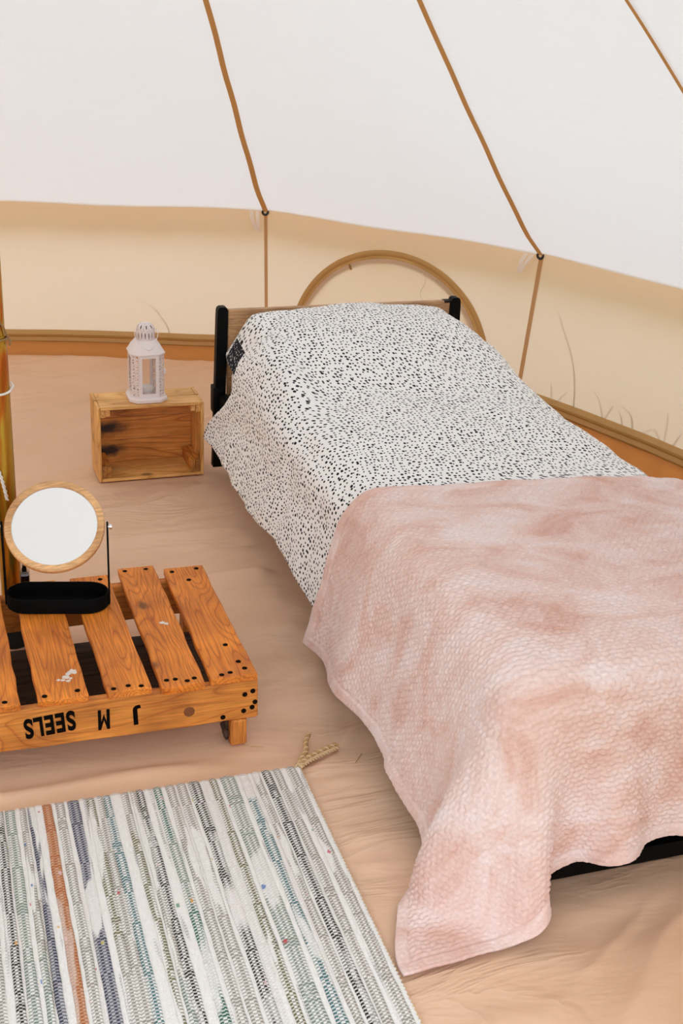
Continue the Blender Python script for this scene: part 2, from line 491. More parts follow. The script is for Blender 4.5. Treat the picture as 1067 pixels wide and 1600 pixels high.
M_blackmatte = plain('black_metal_matte', (.002, .002, .002), .7, spec=.08)
M_ring = canvas_mat('zip_webbing', (.62, .38, .15), (.46, .25, .075), wrinkle=.05, mix=.22)
M_hook = plain('black_hook', (.01, .009, .008), .4)
M_oak = wood_mat('oak_veneer', (.54, .34, .18), (.50, .30, .155), (.38, .21, .10), scale=1.5, knots=0, rough=.5)
M_pallet = wood_mat('pallet_wood', (.78, .265, .026), (.70, .215, .018), (.48, .12, .009), scale=.8, knots=.8, rough=.62, stain=.3, rings=34.0)
M_palletfront = wood_mat('pallet_board_wood', (.68, .265, .042), (.62, .225, .032), (.46, .14, .016), scale=.5, knots=.5, rough=.65, stain=.2, rings=34.0)
M_crate = wood_mat('pine', (.86, .52, .19), (.80, .45, .145), (.62, .28, .06), scale=.7, knots=.75, rough=.5, knot_c=(.07, .025, .008))
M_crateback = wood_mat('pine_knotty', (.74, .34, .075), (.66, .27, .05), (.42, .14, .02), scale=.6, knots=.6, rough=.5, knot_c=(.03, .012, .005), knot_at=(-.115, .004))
M_nail = plain('rusty_nail', (.008, .005, .003), .9, spec=.05)
M_ink = plain('black_stencil_ink', (.006, .005, .004), .95, spec=0)
M_splash = plain('white_paint_splash', (.75, .66, .58), .8)
M_bamboo = wood_mat('bamboo', (.80, .50, .25), (.78, .48, .23), (.72, .42, .19), scale=.35, knots=0, rough=.45, rings=14.0)
M_mirror = plain('mirror_silver', (.96, .955, .95), .015, 1.0)
M_chrome = plain('chrome', (.8, .8, .8), .2, 1.0)
M_lantern = plain('pale_pink_enamel', (.84, .735, .715), .45, coat=.15)
M_glass = glass_mat('clear_glass')
M_wax = plain('white_wax', (.88, .84, .78), .5)
M_alu = plain('white_candle_cup', (.86, .84, .81), .4)
M_duvet = dots_mat('white_dotted_cotton', (.92, .905, .89), (.010, .010, .012), scale=97., big=.36, small=.21)
M_dark = dots_mat('black_dotted_cotton', (.012, .013, .02), (.75, .73, .72), scale=170., big=.26, small=.15)
M_mattress = plain('white_mattress_ticking', (.78, .76, .73), .9)
M_blanket = blanket_mat()
M_rug = col_mat('rag_strips')
M_jute = plain('jute', (.50, .30, .12), .9)
M_jute2 = plain('pale_jute', (.66, .46, .25), .9)
M_straw = plain('dry_straw', (.45, .27, .10), .8)
M_pole = pole_mat()
M_cord = plain('white_cord', (.80, .76, .70), .8)
M_twine = plain('brown_twine', (.30, .17, .07), .9)
M_rubber = plain('black_rubber', (.01, .01, .01), .7)
M_liquid = plain('dark_amber_liquid', (.03, .012, .006), .08, coat=.6)
M_plastic = glass_mat('clear_plastic', (.88, .86, .84), .08)
M_blade = plain('green_grass', (.22, .20, .08), .8)
M_ground = plain('meadow', (.34, .34, .16), .95)

# ------------------------------------------------------------------ tent shell
SEAMS = [1.0, 29.6, 57.76, 91.0, 108, 123, 137, 217, 238, 262, 286, 310, 335]     # degrees clockwise from +y
NS = len(SEAMS)
DOOR = 6                                                                      # the open bay, between SEAMS[6] and SEAMS[7]
R_EAVE = [2.36, 2.365, 2.268, 2.262] + [2.33] * 9
R_BASE = [2.44, 2.425, 2.27, 2.25] + [2.35] * 9
Z_EAVE = .60
BOW_EAVE = {2: .088}      # how far the cloth bows outwards between two guy points
BOW_BASE = {2: .045}
PROF = np.array([(0, .6), (.06, .648), (.12, .697), (.26, .835), (.5, 1.085), (.67, 1.265), (.79, 1.395), (1.2, 1.82), (1.7, 2.33), (2.27, 2.93)])

def polar(th, r, z=0.):
    a = np.radians(th)
    return np.array([CX + r * np.sin(a), CY + r * np.cos(a), z + 0 * r])

def bay(k):
    a0 = SEAMS[k]; a1 = SEAMS[(k + 1) % NS]
    if a1 < a0: a1 += 360
    return a0, a1

# roof: every bay a ruled surface between two seam curves, hollow in the middle
def seam_curve(k, t):
    """t 0 at eave .. 1 at apex"""
    dr = t * (R_EAVE[k] - .03)
    sc = 2.27 / (R_EAVE[k] - .03)
    return polar(SEAMS[k], R_EAVE[k] - dr, 0)[:2], np.interp(dr * sc, PROF[:, 0], PROF[:, 1])

def smooth_prof():
    global PROF
    x = np.linspace(0, 2.27, 60)
    c, _ = catmull(PROF, 400)
    PROF = np.stack([x, np.interp(x, c[:, 0], c[:, 1])], 1)
smooth_prof()

V = []; F = []
NT, NA = 44, 13
ts = np.linspace(0, 1, NT) ** 1.2
for k in range(NS):
    if k == DOOR: continue
    base = len(V)
    for a in range(NA):
        s = a / (NA - 1)
        for t in ts:
            p0, z0 = seam_curve(k, t); p1, z1 = seam_curve((k + 1) % NS, t)
            p = p0 * (1 - s) + p1 * s; z = z0 * (1 - s) + z1 * s
            hollow = math.sin(PI * s) * (1 - t)
            # the eave between two guy points bows inwards a touch and the cloth sags
            d = np.array([CX, CY]) - p; d /= np.linalg.norm(d) + 1e-9
            p = p - d * BOW_EAVE.get(k, .018) * hollow * (1 - t)
            z = z - .020 * hollow * min(1, t * 4) + .004 * math.sin(PI * s * 3 + k) * (t == 0)
            V.append((p[0], p[1], z))
    for a in range(NA - 1):
        for j in range(NT - 1):
            F.append((base + a * NT + j, base + (a + 1) * NT + j, base + (a + 1) * NT + j + 1, base + a * NT + j + 1))
# the bay over the door runs up to a ridge so that the doorway stands open
a0, a1 = bay(DOOR); am = (a0 + a1) / 2
for side in (0, 1):
    base = len(V)
    for s in np.linspace(0, 1, 9):
        for t in ts:
            p0, z0 = seam_curve(DOOR + side, t)
            rr = 2.33 * (1 - t); pr = polar(am, rr)[:2]; zr = 2.05 + (2.93 - 2.05) * t
            p = p0 * (1 - s) + pr * s; V.append((p[0], p[1], z0 * (1 - s) + zr * s))
    for a in range(8):
        for j in range(NT - 1):
            F.append((base + a * NT + j, base + (a + 1) * NT + j, base + (a + 1) * NT + j + 1, base + a * NT + j + 1))
ceiling = mesh_obj('ceiling', V, np.array(F), M_roof)
tag(ceiling, 'off-white cotton canvas tent roof sloping up to the pole', None, None, 'structure')

# canvas panels added part way across the unseen doorway to cut its light
door = None
for side in (0, 1):
    kk = (DOOR + side) % NS
    b0 = polar(SEAMS[kk], R_BASE[kk] - .01)[:2]; e0 = polar(SEAMS[kk], R_EAVE[kk] - .01)[:2]; pk = polar(am, 2.33)[:2]
    dv, nS, nH = [], 14, 20
    for i in range(nS):
        f = .52 * i / (nS - 1)
        lo_ = b0 * (1 - f) + pk * f; hi_ = e0 * (1 - f) + pk * f
        zt = Z_EAVE * (1 - f) + 2.05 * f - .01
        for j in range(nH):
            h = j / (nH - 1); q = lo_ * (1 - h) + hi_ * h
            nrm2 = (pk - np.array([CX, CY])); nrm2 = nrm2 / np.linalg.norm(nrm2)
            q = q + nrm2 * (.012 * math.sin(i * 1.9) * (1 - h))
            dv.append((q[0], q[1], .03 + (zt - .03) * h))
    o = mesh_obj('added_door_1' if side == 0 else 'added_door_flap', dv, grid_faces(nS, nH), M_wall, door)
    if side == 0:
        door = o; tag(door, 'cream canvas flaps added half across the tent doorway to cut its light', None, None, 'structure')

# brown tapes over the roof seams
for k in range(NS):
    th = SEAMS[k]; a = math.radians(th)
    tn = np.array([math.cos(a), -math.sin(a)])
    wv, wf = [], []
    tt = np.linspace(.004, .97, 50)
    for i, t in enumerate(tt):
        p, z = seam_curve(k, t)
        rad = (np.array([CX, CY]) - p); rad /= np.linalg.norm(rad)
        hw = .0105 - .003 * t
        wig = .0015 * math.sin(i * 1.3 + k)
        for s, dz in ((-1, -.005), (0, -.0075), (1, -.005)):
            q = p + tn * (s * hw + wig) + rad * .004
            wv.append((q[0], q[1], z + dz))
        if i:
            b = i * 3
            wf += [(b - 3, b - 2, b + 1, b), (b - 2, b - 1, b + 2, b + 1)]
    o = mesh_obj('seam_tape', wv, wf, M_tape, ceiling)

# walls: grouped by side
SIDE = {'wall_left': [12, 11, 10], 'wall_back': [0, 1], 'wall_right': [2, 3, 4], 'wall_front': [5, 7, 8, 9]}
def lift(th):
    """how much higher the groundsheet is turned up beside the bed"""
    th = np.asarray(th) % 360
    return .026 * sstep(47, 56, th) * sstep(125, 110, th)

def wall_point(k, s, h):
    """point on bay k, s along it, h 0 at base .. 1 at eave"""
    p0 = polar(SEAMS[k], R_BASE[k])[:2]; p1 = polar(SEAMS[(k + 1) % NS], R_BASE[(k + 1) % NS])[:2]
    e0 = polar(SEAMS[k], R_EAVE[k])[:2]; e1 = polar(SEAMS[(k + 1) % NS], R_EAVE[(k + 1) % NS])[:2]
    if k in (1, 2):                                   # the seam by the bed leans
        sh = polar(SEAMS[2] - 1.1, R_BASE[2])[:2]
        if k == 1: p1 = sh
        else: p0 = sh
    b = p0 * (1 - s) + p1 * s; e = e0 * (1 - s) + e1 * s
    d = np.array([CX, CY]) - e; d /= np.linalg.norm(d)
    bow = math.sin(PI * s)
    e = e - d * BOW_EAVE.get(k, .018) * bow
    b = b - d * BOW_BASE.get(k, .02) * bow
    p = b * (1 - h) + e * h - d * .02 * math.sin(PI * h) * bow
    a0_, a1_ = bay(k)
    zb = .03 + float(lift(a0_ + (a1_ - a0_) * s))
    z = zb + h * (Z_EAVE - zb)
    hh = min(1, max(0, h))
    w_ = .006 * float(noise2(np.array(s * 13.6 + 9 * k), np.array(hh * 3.8), 3)) * math.sin(PI * hh) * math.sin(PI * min(1, max(0, s)))
    p = p - d * w_
    if h > .999: z += .004 * math.sin(PI * s * 3 + k)
    return np.array([p[0], p[1], z]), -d

walls = {}
for nm, bays in SIDE.items():
    wv, wf = [], []
    for k in bays:
        nA, nH = 40, 18
        base = len(wv)
        for a in range(nA):
            for h in range(nH):
                p, out = wall_point(k, a / (nA - 1), h / (nH - 1))
                wv.append(tuple(p))
        for a in range(nA - 1):
            for h in range(nH - 1):
                if k == 1:      # the vent opening is cut out of the wall cloth
                    tq = [(1.127 * (a + da) / (nA - 1) - .555, .03 + .57 * (h + dh) / (nH - 1) - .077) for da in (0, 1) for dh in (0, 1)]
                    if max(math.hypot(*q) for q in tq) < .432 and (h + .5) / nH > .09: continue
                wf.append((base + a * nH + h, base + (a + 1) * nH + h, base + (a + 1) * nH + h + 1, base + a * nH + h + 1))
    walls[nm] = mesh_obj(nm, wv, np.array(wf), M_wall)
    tag(walls[nm], 'cream canvas tent wall at the ' + nm.split('_')[1] + ' side', None, None, 'structure')

def wall_of(k):
    for nm, b in SIDE.items():
        if k in b: return walls[nm]
    return walls['wall_front']

# outside eave flap, the overhang of the roof cloth
wv, wf = [], []
for k in range(NS):
    if k == DOOR: continue
    base = len(wv)
    for a in range(14):
        s = a / 13
        p, out = wall_point(k, s, 1.0)
        for dd, dz in ((0, .012), (.06, -.01), (.085, -.045), (.10, -.09)):
            wv.append((p[0] + out[0] * dd, p[1] + out[1] * dd, p[2] + dz + .01 * (dd > .03) * math.sin(a * 2.1)))
    for a in range(13):
        for j in range(3):
            b = base + a * 4 + j
            wf.append((b, b + 4, b + 5, b + 1))
flap = mesh_obj('eave_flap', wv, np.array(wf), M_flap, ceiling)

# wall seam tapes, hooks and hanging loops
def strip_on_wall(k, s0, w, h0, h1, mat, name, off=.003, n=16):
    wv, wf = [], []
    for i in range(n):
        h = h0 + (h1 - h0) * i / (n - 1)
        for e in (-1, 1):
            ds = e * w / 2 / 1.13
            ss = s0 + ds
            kk = k
            if ss < 0: p, out = wall_point((k - 1) % NS, 1 + ss, h)
            else: p, out = wall_point(kk, ss, h)
            wv.append((p[0] - out[0] * off, p[1] - out[1] * off, p[2]))
        if i: wf.append((2 * i - 2, 2 * i - 1, 2 * i + 1, 2 * i))
    return mesh_obj(name, wv, np.array(wf), mat, wall_of(k))

for k in range(NS):
    if k == DOOR: continue
    strip_on_wall(k, 0.0, .013 if k != 2 else .016, .02, .985, M_walltape, 'seam_tape')
for k in (0, 1, 2, 3):
    p, out = wall_point(k, 0.0, 1.0)
    c = Vector((p[0] - out[0] * .012, p[1] - out[1] * .012, p[2] - .006))
    tang = Vector((out[1], -out[0], 0))
    g = G()
    pts = []
    for i in range(13):
        an = math.radians(-215 + 250 * i / 12)
        pts.append(c + tang * (.0095 * math.cos(an)) + Vector((0, 0, 1)) * (.0095 * math.sin(an)) + Vector((out[0], out[1], 0)) * (-.004 + .0006 * i))
    g.tube(pts, .0045, 8)
    g.obj('hook', M_hook, wall_of(k))
    # loop of cream webbing hanging just beside the hook
    lk = (k - 1) % NS
    g = G()
    s_c = 1 - .036
    lean = .010 if k != 2 else -.026
    for e in (-1, 1):
        pa = []
        for i in range(8):
            h = 1 - i / 7 * .135
            q, o2 = wall_point(lk, s_c + e * (.010 - .0085 * (i / 7) ** 2) + lean * i / 7, h)
            pa.append((Vector((q[0], q[1], q[2])) - Vector((o2[0], o2[1], 0)) * (.012 + .008 * math.sin(PI * i / 7)), o2))
        loops = []
        for q, o2 in pa:
            t2 = Vector((o2[1], -o2[0], 0)); o3 = Vector((o2[0], o2[1], 0))
            loops.append([q + t2 * .0075, q + t2 * .0075 - o3 * .002, q - t2 * .0075 - o3 * .002, q - t2 * .0075])
        g.loft(loops)
    g.obj('hanging_loop', M_loop, wall_of(lk))

# webbing band where the wall meets the groundsheet: flat band, zip rib, flat band
def base_band(name, bays):
    prof = [(.000, .088), (.004, .086), (.006, .074), (.011, .072), (.013, .066), (.010, .061), (.007, .060), (.007, .046), (.010, .044), (.004, .034)]
    cols = [0, 0, 0, 1, 1, 1, 0, 0, 1]
    par = None
    rows = []
    for k in bays:
        for a in range(30):
            s = a / 29
            row = []
            for off, z in prof:
                a0_, a1_ = bay(k); lf = float(lift(a0_ + (a1_ - a0_) * s))
                p, out = wall_point(k, s, max(0, (z - .03) / (Z_EAVE - .03 - lf)))
                row.append((p[0] - out[0] * (off + .003), p[1] - out[1] * (off + .003), z + lf + .003 * noise2(a * .2 + k * 7.3, .5, 5)))
            rows.append(row)
    n = len(prof)
    wv = [v for r in rows for v in r]
    wf, wr = [], []
    for i in range(len(rows) - 1):
        for j in range(n - 1):
            f = (i * n + j, (i + 1) * n + j, (i + 1) * n + j + 1, i * n + j + 1)
            (wr if cols[j] else wf).append(f)
    o = mesh_obj(name, wv, np.array(wf), M_band); tag(o, 'ochre webbing band along the foot of the tent wall', None, None, 'structure')
    mesh_obj('zip_rib', wv, np.array(wr), M_banddark, o)
base_band('baseboard_back', [12, 0, 1])
base_band('baseboard_right', [2, 3, 4, 5])
base_band('baseboard_left', [7, 8, 9, 10, 11])

# half-moon vent window in the back wall behind the headboard
def arch_pt(t, z, off):
    L = 1.127
    p, out = wall_point(1, t / L, (z - .03) / (Z_EAVE - .03))
    return (p[0] - out[0] * off, p[1] - out[1] * off, z)
AC, AZ = .555, .077
def arch_band(r0, r1, off, bulge, n=60, m=5, a0=2, a1=178, wob=0):
    wv = []
    for i in range(n):
        an = math.radians(a0 + (a1 - a0) * i / (n - 1))
        for j in range(m):
            f = j / (m - 1); r = r0 + (r1 - r0) * f + wob * math.sin(i * .9)
            wv.append(arch_pt(AC + r * math.cos(an), AZ + r * math.sin(an), off + bulge * math.sin(PI * f)))
    return wv, grid_faces(n, m)
v, f = arch_band(.422, .445, .004, .006)
win = mesh_obj('window_1', v, f, M_ring); tag(win, 'half-moon vent window zipped into the wall behind the headboard', None, None, 'structure')
v, f = arch_band(.404, .424, .004, .004, wob=.0008); mesh_obj('zip_flap', v, f, M_ring, win)
v, f = arch_band(.395, .405, .004, .005, wob=.0012); mesh_obj('zip_teeth', v, f, M_banddark, win)
wv = []
for i in range(40):
    an = math.radians(2 + 176 * i / 39)
    for j in range(14):
        r = .413 * j / 13
        t_, z_ = AC + r * math.cos(an), AZ + r * math.sin(an)
        wv.append(arch_pt(t_, z_, .006 + .006 * noise2(t_ * 14, z_ * 9, 8) + .004))
mesh_obj('vent_panel', wv, grid_faces(40, 14), M_vent, win)
g = G()
an = math.radians(117); g.tube([arch_pt(AC + .412 * math.cos(an) , AZ + .412 * math.sin(an), .012), arch_pt(AC + .395 * math.cos(an) + .002, AZ + .395 * math.sin(an) - .004, .015)], .004, 6)
g.obj('zip_pull', M_banddark, win)
# a thin cord hanging over the vent panel
g = G(); g.tube([arch_pt(.675 + .012 * math.sin(i * .9) + .002 * i, .46 - .015 * i, .016) for i in range(9)], .0013, 5); g.obj('cord', M_loop, win)

# groundsheet: wrinkled, turned up where it meets the wall
nth, nr = 760, 210
th = np.linspace(0, 360, nth, endpoint=False)
def rb(thd):
    thd = thd % 360
    ang = np.array(SEAMS + [SEAMS[0] + 360]); rr = np.array(R_BASE + [R_BASE[0]])
    t2 = np.where(thd < SEAMS[0], thd + 360, thd)
    i = np.clip(np.searchsorted(ang, t2, 'right') - 1, 0, NS - 1)
    A0 = np.radians(ang[i]); A1 = np.radians(ang[i + 1]); T = np.radians(t2)
    x0, y0 = rr[i] * np.sin(A0), rr[i] * np.cos(A0); x1, y1 = rr[i + 1] * np.sin(A1), rr[i + 1] * np.cos(A1)
    dx, dy = x1 - x0, y1 - y0
    fr_ = (t2 - ang[i]) / (ang[i + 1] - ang[i])
    return (x0 * dy - y0 * dx) / (np.sin(T) * dy - np.cos(T) * dx) + np.array([BOW_BASE.get(q, .02) for q in range(NS)])[i] * np.sin(PI * fr_)
RB = rb(th)
fr = np.linspace(.001, 1, nr) ** .85
rr = RB[:, None] * fr[None, :]
TT = np.radians(th)[:, None]
X = CX + rr * np.sin(TT); Y = CY + rr * np.cos(TT)
def wrinkles(X, Y):
    a = .3
    U = X * math.cos(a) + Y * math.sin(a); W = -X * math.sin(a) + Y * math.cos(a)
    wx = .5 * noise2(X * 1.3, Y * 1.3, 21)
    z = .008 * noise2(X * 1.6, Y * 2.2, 1) + .014 * noise2(U * 2.2 + wx, W * 6.5 + wx * 2, 9)
    z = z +   .0065 * noise2(U * 5 + wx * 2, W * 13 + wx * 3, 19) + .0024 * noise2(U * 11, W * 26 + wx * 6, 29)
    r1 = 1 - np.abs(noise2(U * 1.2 + wx, W * 4.2 + wx * 3, 2)) * 4.5
    z = z + .014 * np.clip(r1, 0, 1) ** 2 * sstep(-.1, .25, noise2(X * 1.1, Y * 1.1, 31))
    r2 = 1 - np.abs(noise2(U * 2.4 + 5, W * 7.5 + wx * 4, 12)) * 4.5
    z = z + .008 * np.clip(r2, 0, 1) ** 2 * sstep(-.1, .3, noise2(X * 1.7 + 3, Y * 1.7, 32))
    # creases gathering towards the bed
    z = z + .012 * sstep(.55, .85, X) * sstep(1.2, .9, X) * np.clip(noise2(X * 2, Y * 9, 14) * 1.6, -1, 1) * sstep(1.9, 2.3, Y) * sstep(3.6, 3.0, Y)
    # folds that run along the front of the pallet
    for c_, w_, am in ((2.185, .020, .013), (2.225, .014, .008)):
        z = z + am * np.exp(-((Y - c_ - .02 * np.sin(X * 7 + c_ * 40)) / w_) ** 2) * sstep(.62, .3, X)
    # folds near the back wall
    z = z + .02 * np.clip(noise2(X * 1.6, Y * 6, 17), 0, 1) * sstep(4.4, 4.9, Y)
    return z - .004
Zf = wrinkles(X, Y) * (1 - .8 * sstep(.93, .99, fr))[None, :] + (.043 + lift(th))[:, None] * sstep(.965, 1.0, fr)[None, :] * (1 + .12 * noise2(th[:, None] * .5, 0 * th[:, None], 6))
# calm where furniture stands
def calm(x0, x1, y0, y1, m=.06):
    return sstep(x0 - m, x0, X) * sstep(x1 + m, x1, X) * sstep(y0 - m, y0, Y) * sstep(y1 + m, y1, Y)
for bx in ((-.5, .64, 2.24, 2.84), (-.4, .69, .8, 2.14), (.52, .87, 3.72, 3.9), (.66, .95, 1.45, 1.75), (.9, 1.7, 1.62, 3.8)):
    c = calm(*bx); Zf = Zf * (1 - c) + (-.003) * c
FV = np.stack([X, Y, Zf], -1).reshape(-1, 3); FF = grid_faces(nth, nr, True)
inner = (FF[:, 0] % nr) < np.searchsorted(fr, .966)
fl_u, fl_i = np.unique(FF[inner], return_inverse=True)
floor = mesh_obj('floor', FV[fl_u], fl_i.reshape(-1, 4), M_floor)
rim_u, rim_i = np.unique(FF[~inner], return_inverse=True)
mesh_obj('turned_up_rim', FV[rim_u], rim_i.reshape(-1, 4), M_rim, floor)
tag(floor, 'dusty tan wrinkled groundsheet of the tent', None, None, 'structure')

# ground outside
g = G(); g.lathe([(26, -.06), (26, -.03)], (CX, CY, 0), 48); o = g.obj('ground', M_ground, smooth=False); tag(o, 'meadow outside the tent', None, None, 'structure')

# grass standing against the outside of the canvas, showing through it
def blade(k, pts, w, name='grass_blade'):
    """pts: (s along bay, z)"""
    P, _ = catmull(np.array(pts), 18)
    wv = []
    for i, (s, z) in enumerate(P):
        a0_, a1_ = bay(k); zb = .03 + float(lift(a0_ + (a1_ - a0_) * s))
        q, out = wall_point(k, s, min(.995, max(0, (z - zb) / (Z_EAVE - zb))))
        f = i / 17
        ww = 2.0 * w * (1 - .6 * f)
        off = .002 + .001 * f
        tg = np.array([out[1], -out[0]])
        for e in (-1, 1):
            wv.append((q[0] + out[0] * off - e * tg[0] * ww / 2, q[1] + out[1] * off - e * tg[1] * ww / 2, z))
    return mesh_obj(name, wv, grid_faces(18, 2), M_blade, None)

BL = [
(2, [(0.2316, 0.0736), (0.2083, 0.1949), (0.1779, 0.2778), (0.1315, 0.3556), (0.1006, 0.4152)], .004),
(2, [(0.141, 0.0773), (0.1338, 0.1227), (0.1244, 0.1624)], .004),
(2, [(0.1543, 0.0868), (0.1727, 0.1313), (0.1875, 0.1528)], .004),
(2, [(0.344, 0.08), (0.336, 0.114), (0.3219, 0.1455), (0.3001, 0.1749), (0.2692, 0.1874)], .004),
(2, [(0.4575, 0.0752), (0.4462, 0.128), (0.4247, 0.1589), (0.3766, 0.1738)], .006),
(2, [(0.421, 0.075), (0.4001, 0.1401), (0.358, 0.1536), (0.3317, 0.1535)], .004),
(2, [(0.3395, 0.0822), (0.3554, 0.1297), (0.3626, 0.1597)], .005),
(2, [(0.477, 0.0825), (0.5045, 0.1245), (0.5323, 0.1393)], .005),
(2, [(0.5674, 0.0842), (0.5386, 0.1282), (0.5082, 0.1349)], .006),
(2, [(0.575, 0.08), (0.5567, 0.197), (0.5368, 0.201), (0.5066, 0.188)], .003),
(2, [(0.6001, 0.0844), (0.6074, 0.1206), (0.6192, 0.1582)], .005),
(2, [(0.4265, 0.0773), (0.3969, 0.1101), (0.3432, 0.1207)], .005),
(0, [(0.672, 0.08), (0.6662, 0.1159), (0.6458, 0.153), (0.6213, 0.1896), (0.5637, 0.2246)], .003),
]
t_grass = [empty('grass_tuft', (*wall_point(2, .4, 0)[0][:2], -.03), 'thin arching grass stems outside, showing through the canvas right of the bed', 'grass'),
           empty('grass_tuft', (*wall_point(0, .67, 0)[0][:2], -.03), 'single thin grass stem outside, showing through the canvas behind the white lantern', 'grass')]
for k, pts, w in BL:
    if k == 2: pts = [(a * .86, c) for a, c in pts]
    pts = [(pts[0][0], -.02)] + pts
    o = blade(k, pts, w)
    pr = t_grass[0] if k == 2 else t_grass[1]
    o.parent = pr; o.matrix_parent_inverse = WM[pr.name].inverted()

# ------------------------------------------------------------------ boards
def board(name, parent, c, x, z, L, W, T, mat, ch=.002, jit=.0, seg=7, seed=0):
    """a chamfered plank, long axis x, thickness along z, centred on c"""
    R = np.random.RandomState(seed + 11)
    cs = [(-W / 2 + ch, -T / 2), (W / 2 - ch, -T / 2), (W / 2, -T / 2 + ch), (W / 2, T / 2 - ch), (W / 2 - ch, T / 2), (-W / 2 + ch, T / 2), (-W / 2, T / 2 - ch), (-W / 2, -T / 2 + ch)]
    xs = [-L / 2, -L / 2 + ch] + list(np.linspace(-L / 2, L / 2, seg + 2)[1:-1]) + [L / 2 - ch, L / 2]
    V = []
    for i, xx in enumerate(xs):
        end = i in (0, len(xs) - 1)
        jy0, jy1, jz = R.uniform(-jit, jit, 3)
        for (yy, zz) in cs:
            f = 1 - (2 * ch / W if end else 0); h = 1 - (2 * ch / T if end else 0)
            V.append((xx + (R.uniform(-jit, jit) if end else 0), yy * f + (jy0 if yy < 0 else jy1) * .8, zz * h + jz * .25 * (zz > 0)))
    n = 8; F = []
    for i in range(len(xs) - 1):
        for k in range(n):
            l = (k + 1) % n
            F.append((i * n + k, i * n + l, (i + 1) * n + l, (i + 1) * n + k))
    F.append(tuple(range(n - 1, -1, -1))); F.append(tuple((len(xs) - 1) * n + k for k in range(n)))
    me = make_mesh(name, V, F, mat, False)
    bm = bmesh.new(); bm.from_mesh(me); bmesh.ops.recalc_face_normals(bm, faces=bm.faces); bm.to_mesh(me); bm.free()
    return inst(name, me, frame(c, x, z), parent)

def nail_mesh():
    g = G(); g.lathe([(.0058, -.002), (.0056, .0006), (.0035, .0014)], (0, 0, 0), 8)
    return make_mesh('nail', g.V, g.F, M_nail, False)
NAIL = nail_mesh()

# ------------------------------------------------------------------ pallet
PZ = .152
pal = empty('pallet', (.1, 2.5, 0), 'low orange-brown wooden pallet table stencilled on its front board', 'pallet')
# top slats: (front x centre, back x centre, width, y front, y back)
slats = [(.581, .585, .095, 2.248, 2.772), (.474, .476, .087, 2.238, 2.795), (.366, .363, .088, 2.248, 2.772), (.236, .236, .098, 2.252, 2.772),
         (.104, .107, .096, 2.25, 2.765), (-.02, -.018, .092, 2.249, 2.77), (-.135, -.135, .095, 2.251, 2.768), (-.25, -.248, .09, 2.25, 2.77), (-.36, -.36, .095, 2.25, 2.77)]
nail_at = [[(-.03, .24), (.03, .245), (.028, -.235), (-.005, -.245), (.012, -.13), (.0, .19), (-.024, -.25), (.022, -.205)],
           [(-.028, .262), (.022, .262), (-.03, -.25), (.026, -.255), (.01, -.262), (-.012, -.25)],
           [(-.03, .235), (.022, .24), (-.03, -.25), (.0, -.245), (.025, -.252)],
           [(-.02, .24), (.03, .24), (-.035, -.246), (.03, -.24)],
           [(-.03, .24), (.03, .242), (.02, -.245), (-.03, -.245)]]
for i, (xf, xb, w, yf, yb) in enumerate(slats):
    ax = Vector((xb - xf, yb - yf, 0)); Ls = ax.length
    cz = PZ + .0085
    o = board('top_slat', pal, ((xf + xb) / 2, (yf + yb) / 2, cz), ax, (0, 0, 1), Ls, w, .016, M_pallet, ch=.0018, jit=.0022, seg=9, seed=i)
    for (dx, dy) in nail_at[i % 5]:
        t = (dy + Ls / 2) / Ls
        inst('nail', NAIL, Matrix.Translation((xf + (xb - xf) * t + dx, (yf + yb) / 2 + dy, cz + .0083)), o)
# paint splash on the fourth slat and a dab on the second
def splash(parent, c, pts, seed):
    bm = bmesh.new(); R = random.Random(seed)
    for (x, y, r) in pts:
        vs = [bm.verts.new((c[0] + x + math.cos(a * PI / 5) * r * R.uniform(.6, 1.2), c[1] + y + math.sin(a * PI / 5) * r * R.uniform(.6, 1.3), c[2])) for a in range(10)]
        f = bm.faces.new(vs)
    r_ = bmesh.ops.extrude_face_region(bm, geom=list(bm.faces))
    for v in r_['geom']:
        if isinstance(v, bmesh.types.BMVert): v.co.z += .0006
    me = bpy.data.meshes.new('paint_splash'); bm.to_mesh(me); bm.free(); me.materials.append(M_splash)
    inst('paint_splash', me, Matrix.Identity(4), parent)
tops = [o for o in pal.children if o.name.startswith('top_slat')]
splash(tops[3], (.247, 2.325, PZ + .0168), [(.020, .022, .010), (.010, .014, .006), (.003, .003, .007), (-.004, -.008, .005), (.006, -.012, .005), (-.012, -.005, .004), (.012, -.004, .004)], 3)
splash(tops[1], (.487, 2.505, PZ + .0168), [(-.004, .002, .006), (.004, -.003, .005)], 5)
# front and back boards, blocks and runners
fb = board('front_board', pal, (.095, 2.261, .107), (1, 0, 0), (0, -1, 0), 1.076, .091, .022, M_palletfront, ch=.0025, jit=.0018, seg=14, seed=40)
bb = board('back_board', pal, (.095, 2.745, .107), (1, 0, 0), (0, -1, 0), 1.076, .091, .022, M_palletfront, ch=.0025, jit=.0018, seg=14, seed=41)
M_shadestain = wood_mat('shade_stain_wood', (.075, .042, .024), (.06, .033, .018), (.035, .018, .01), scale=.6, knots=.3, rough=.85)  # near-black: shade under the pallet put into colour; also the block's dark side
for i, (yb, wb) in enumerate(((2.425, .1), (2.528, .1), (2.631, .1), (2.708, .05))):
    board('shade_board', pal, (.095, yb, .0095), (1, 0, 0), (0, 0, 1), 1.05, wb, .015, M_shadestain, ch=.002, jit=.001, seg=8, seed=140 + i)  # added planks that stand in for the pallet's shadow on the floor
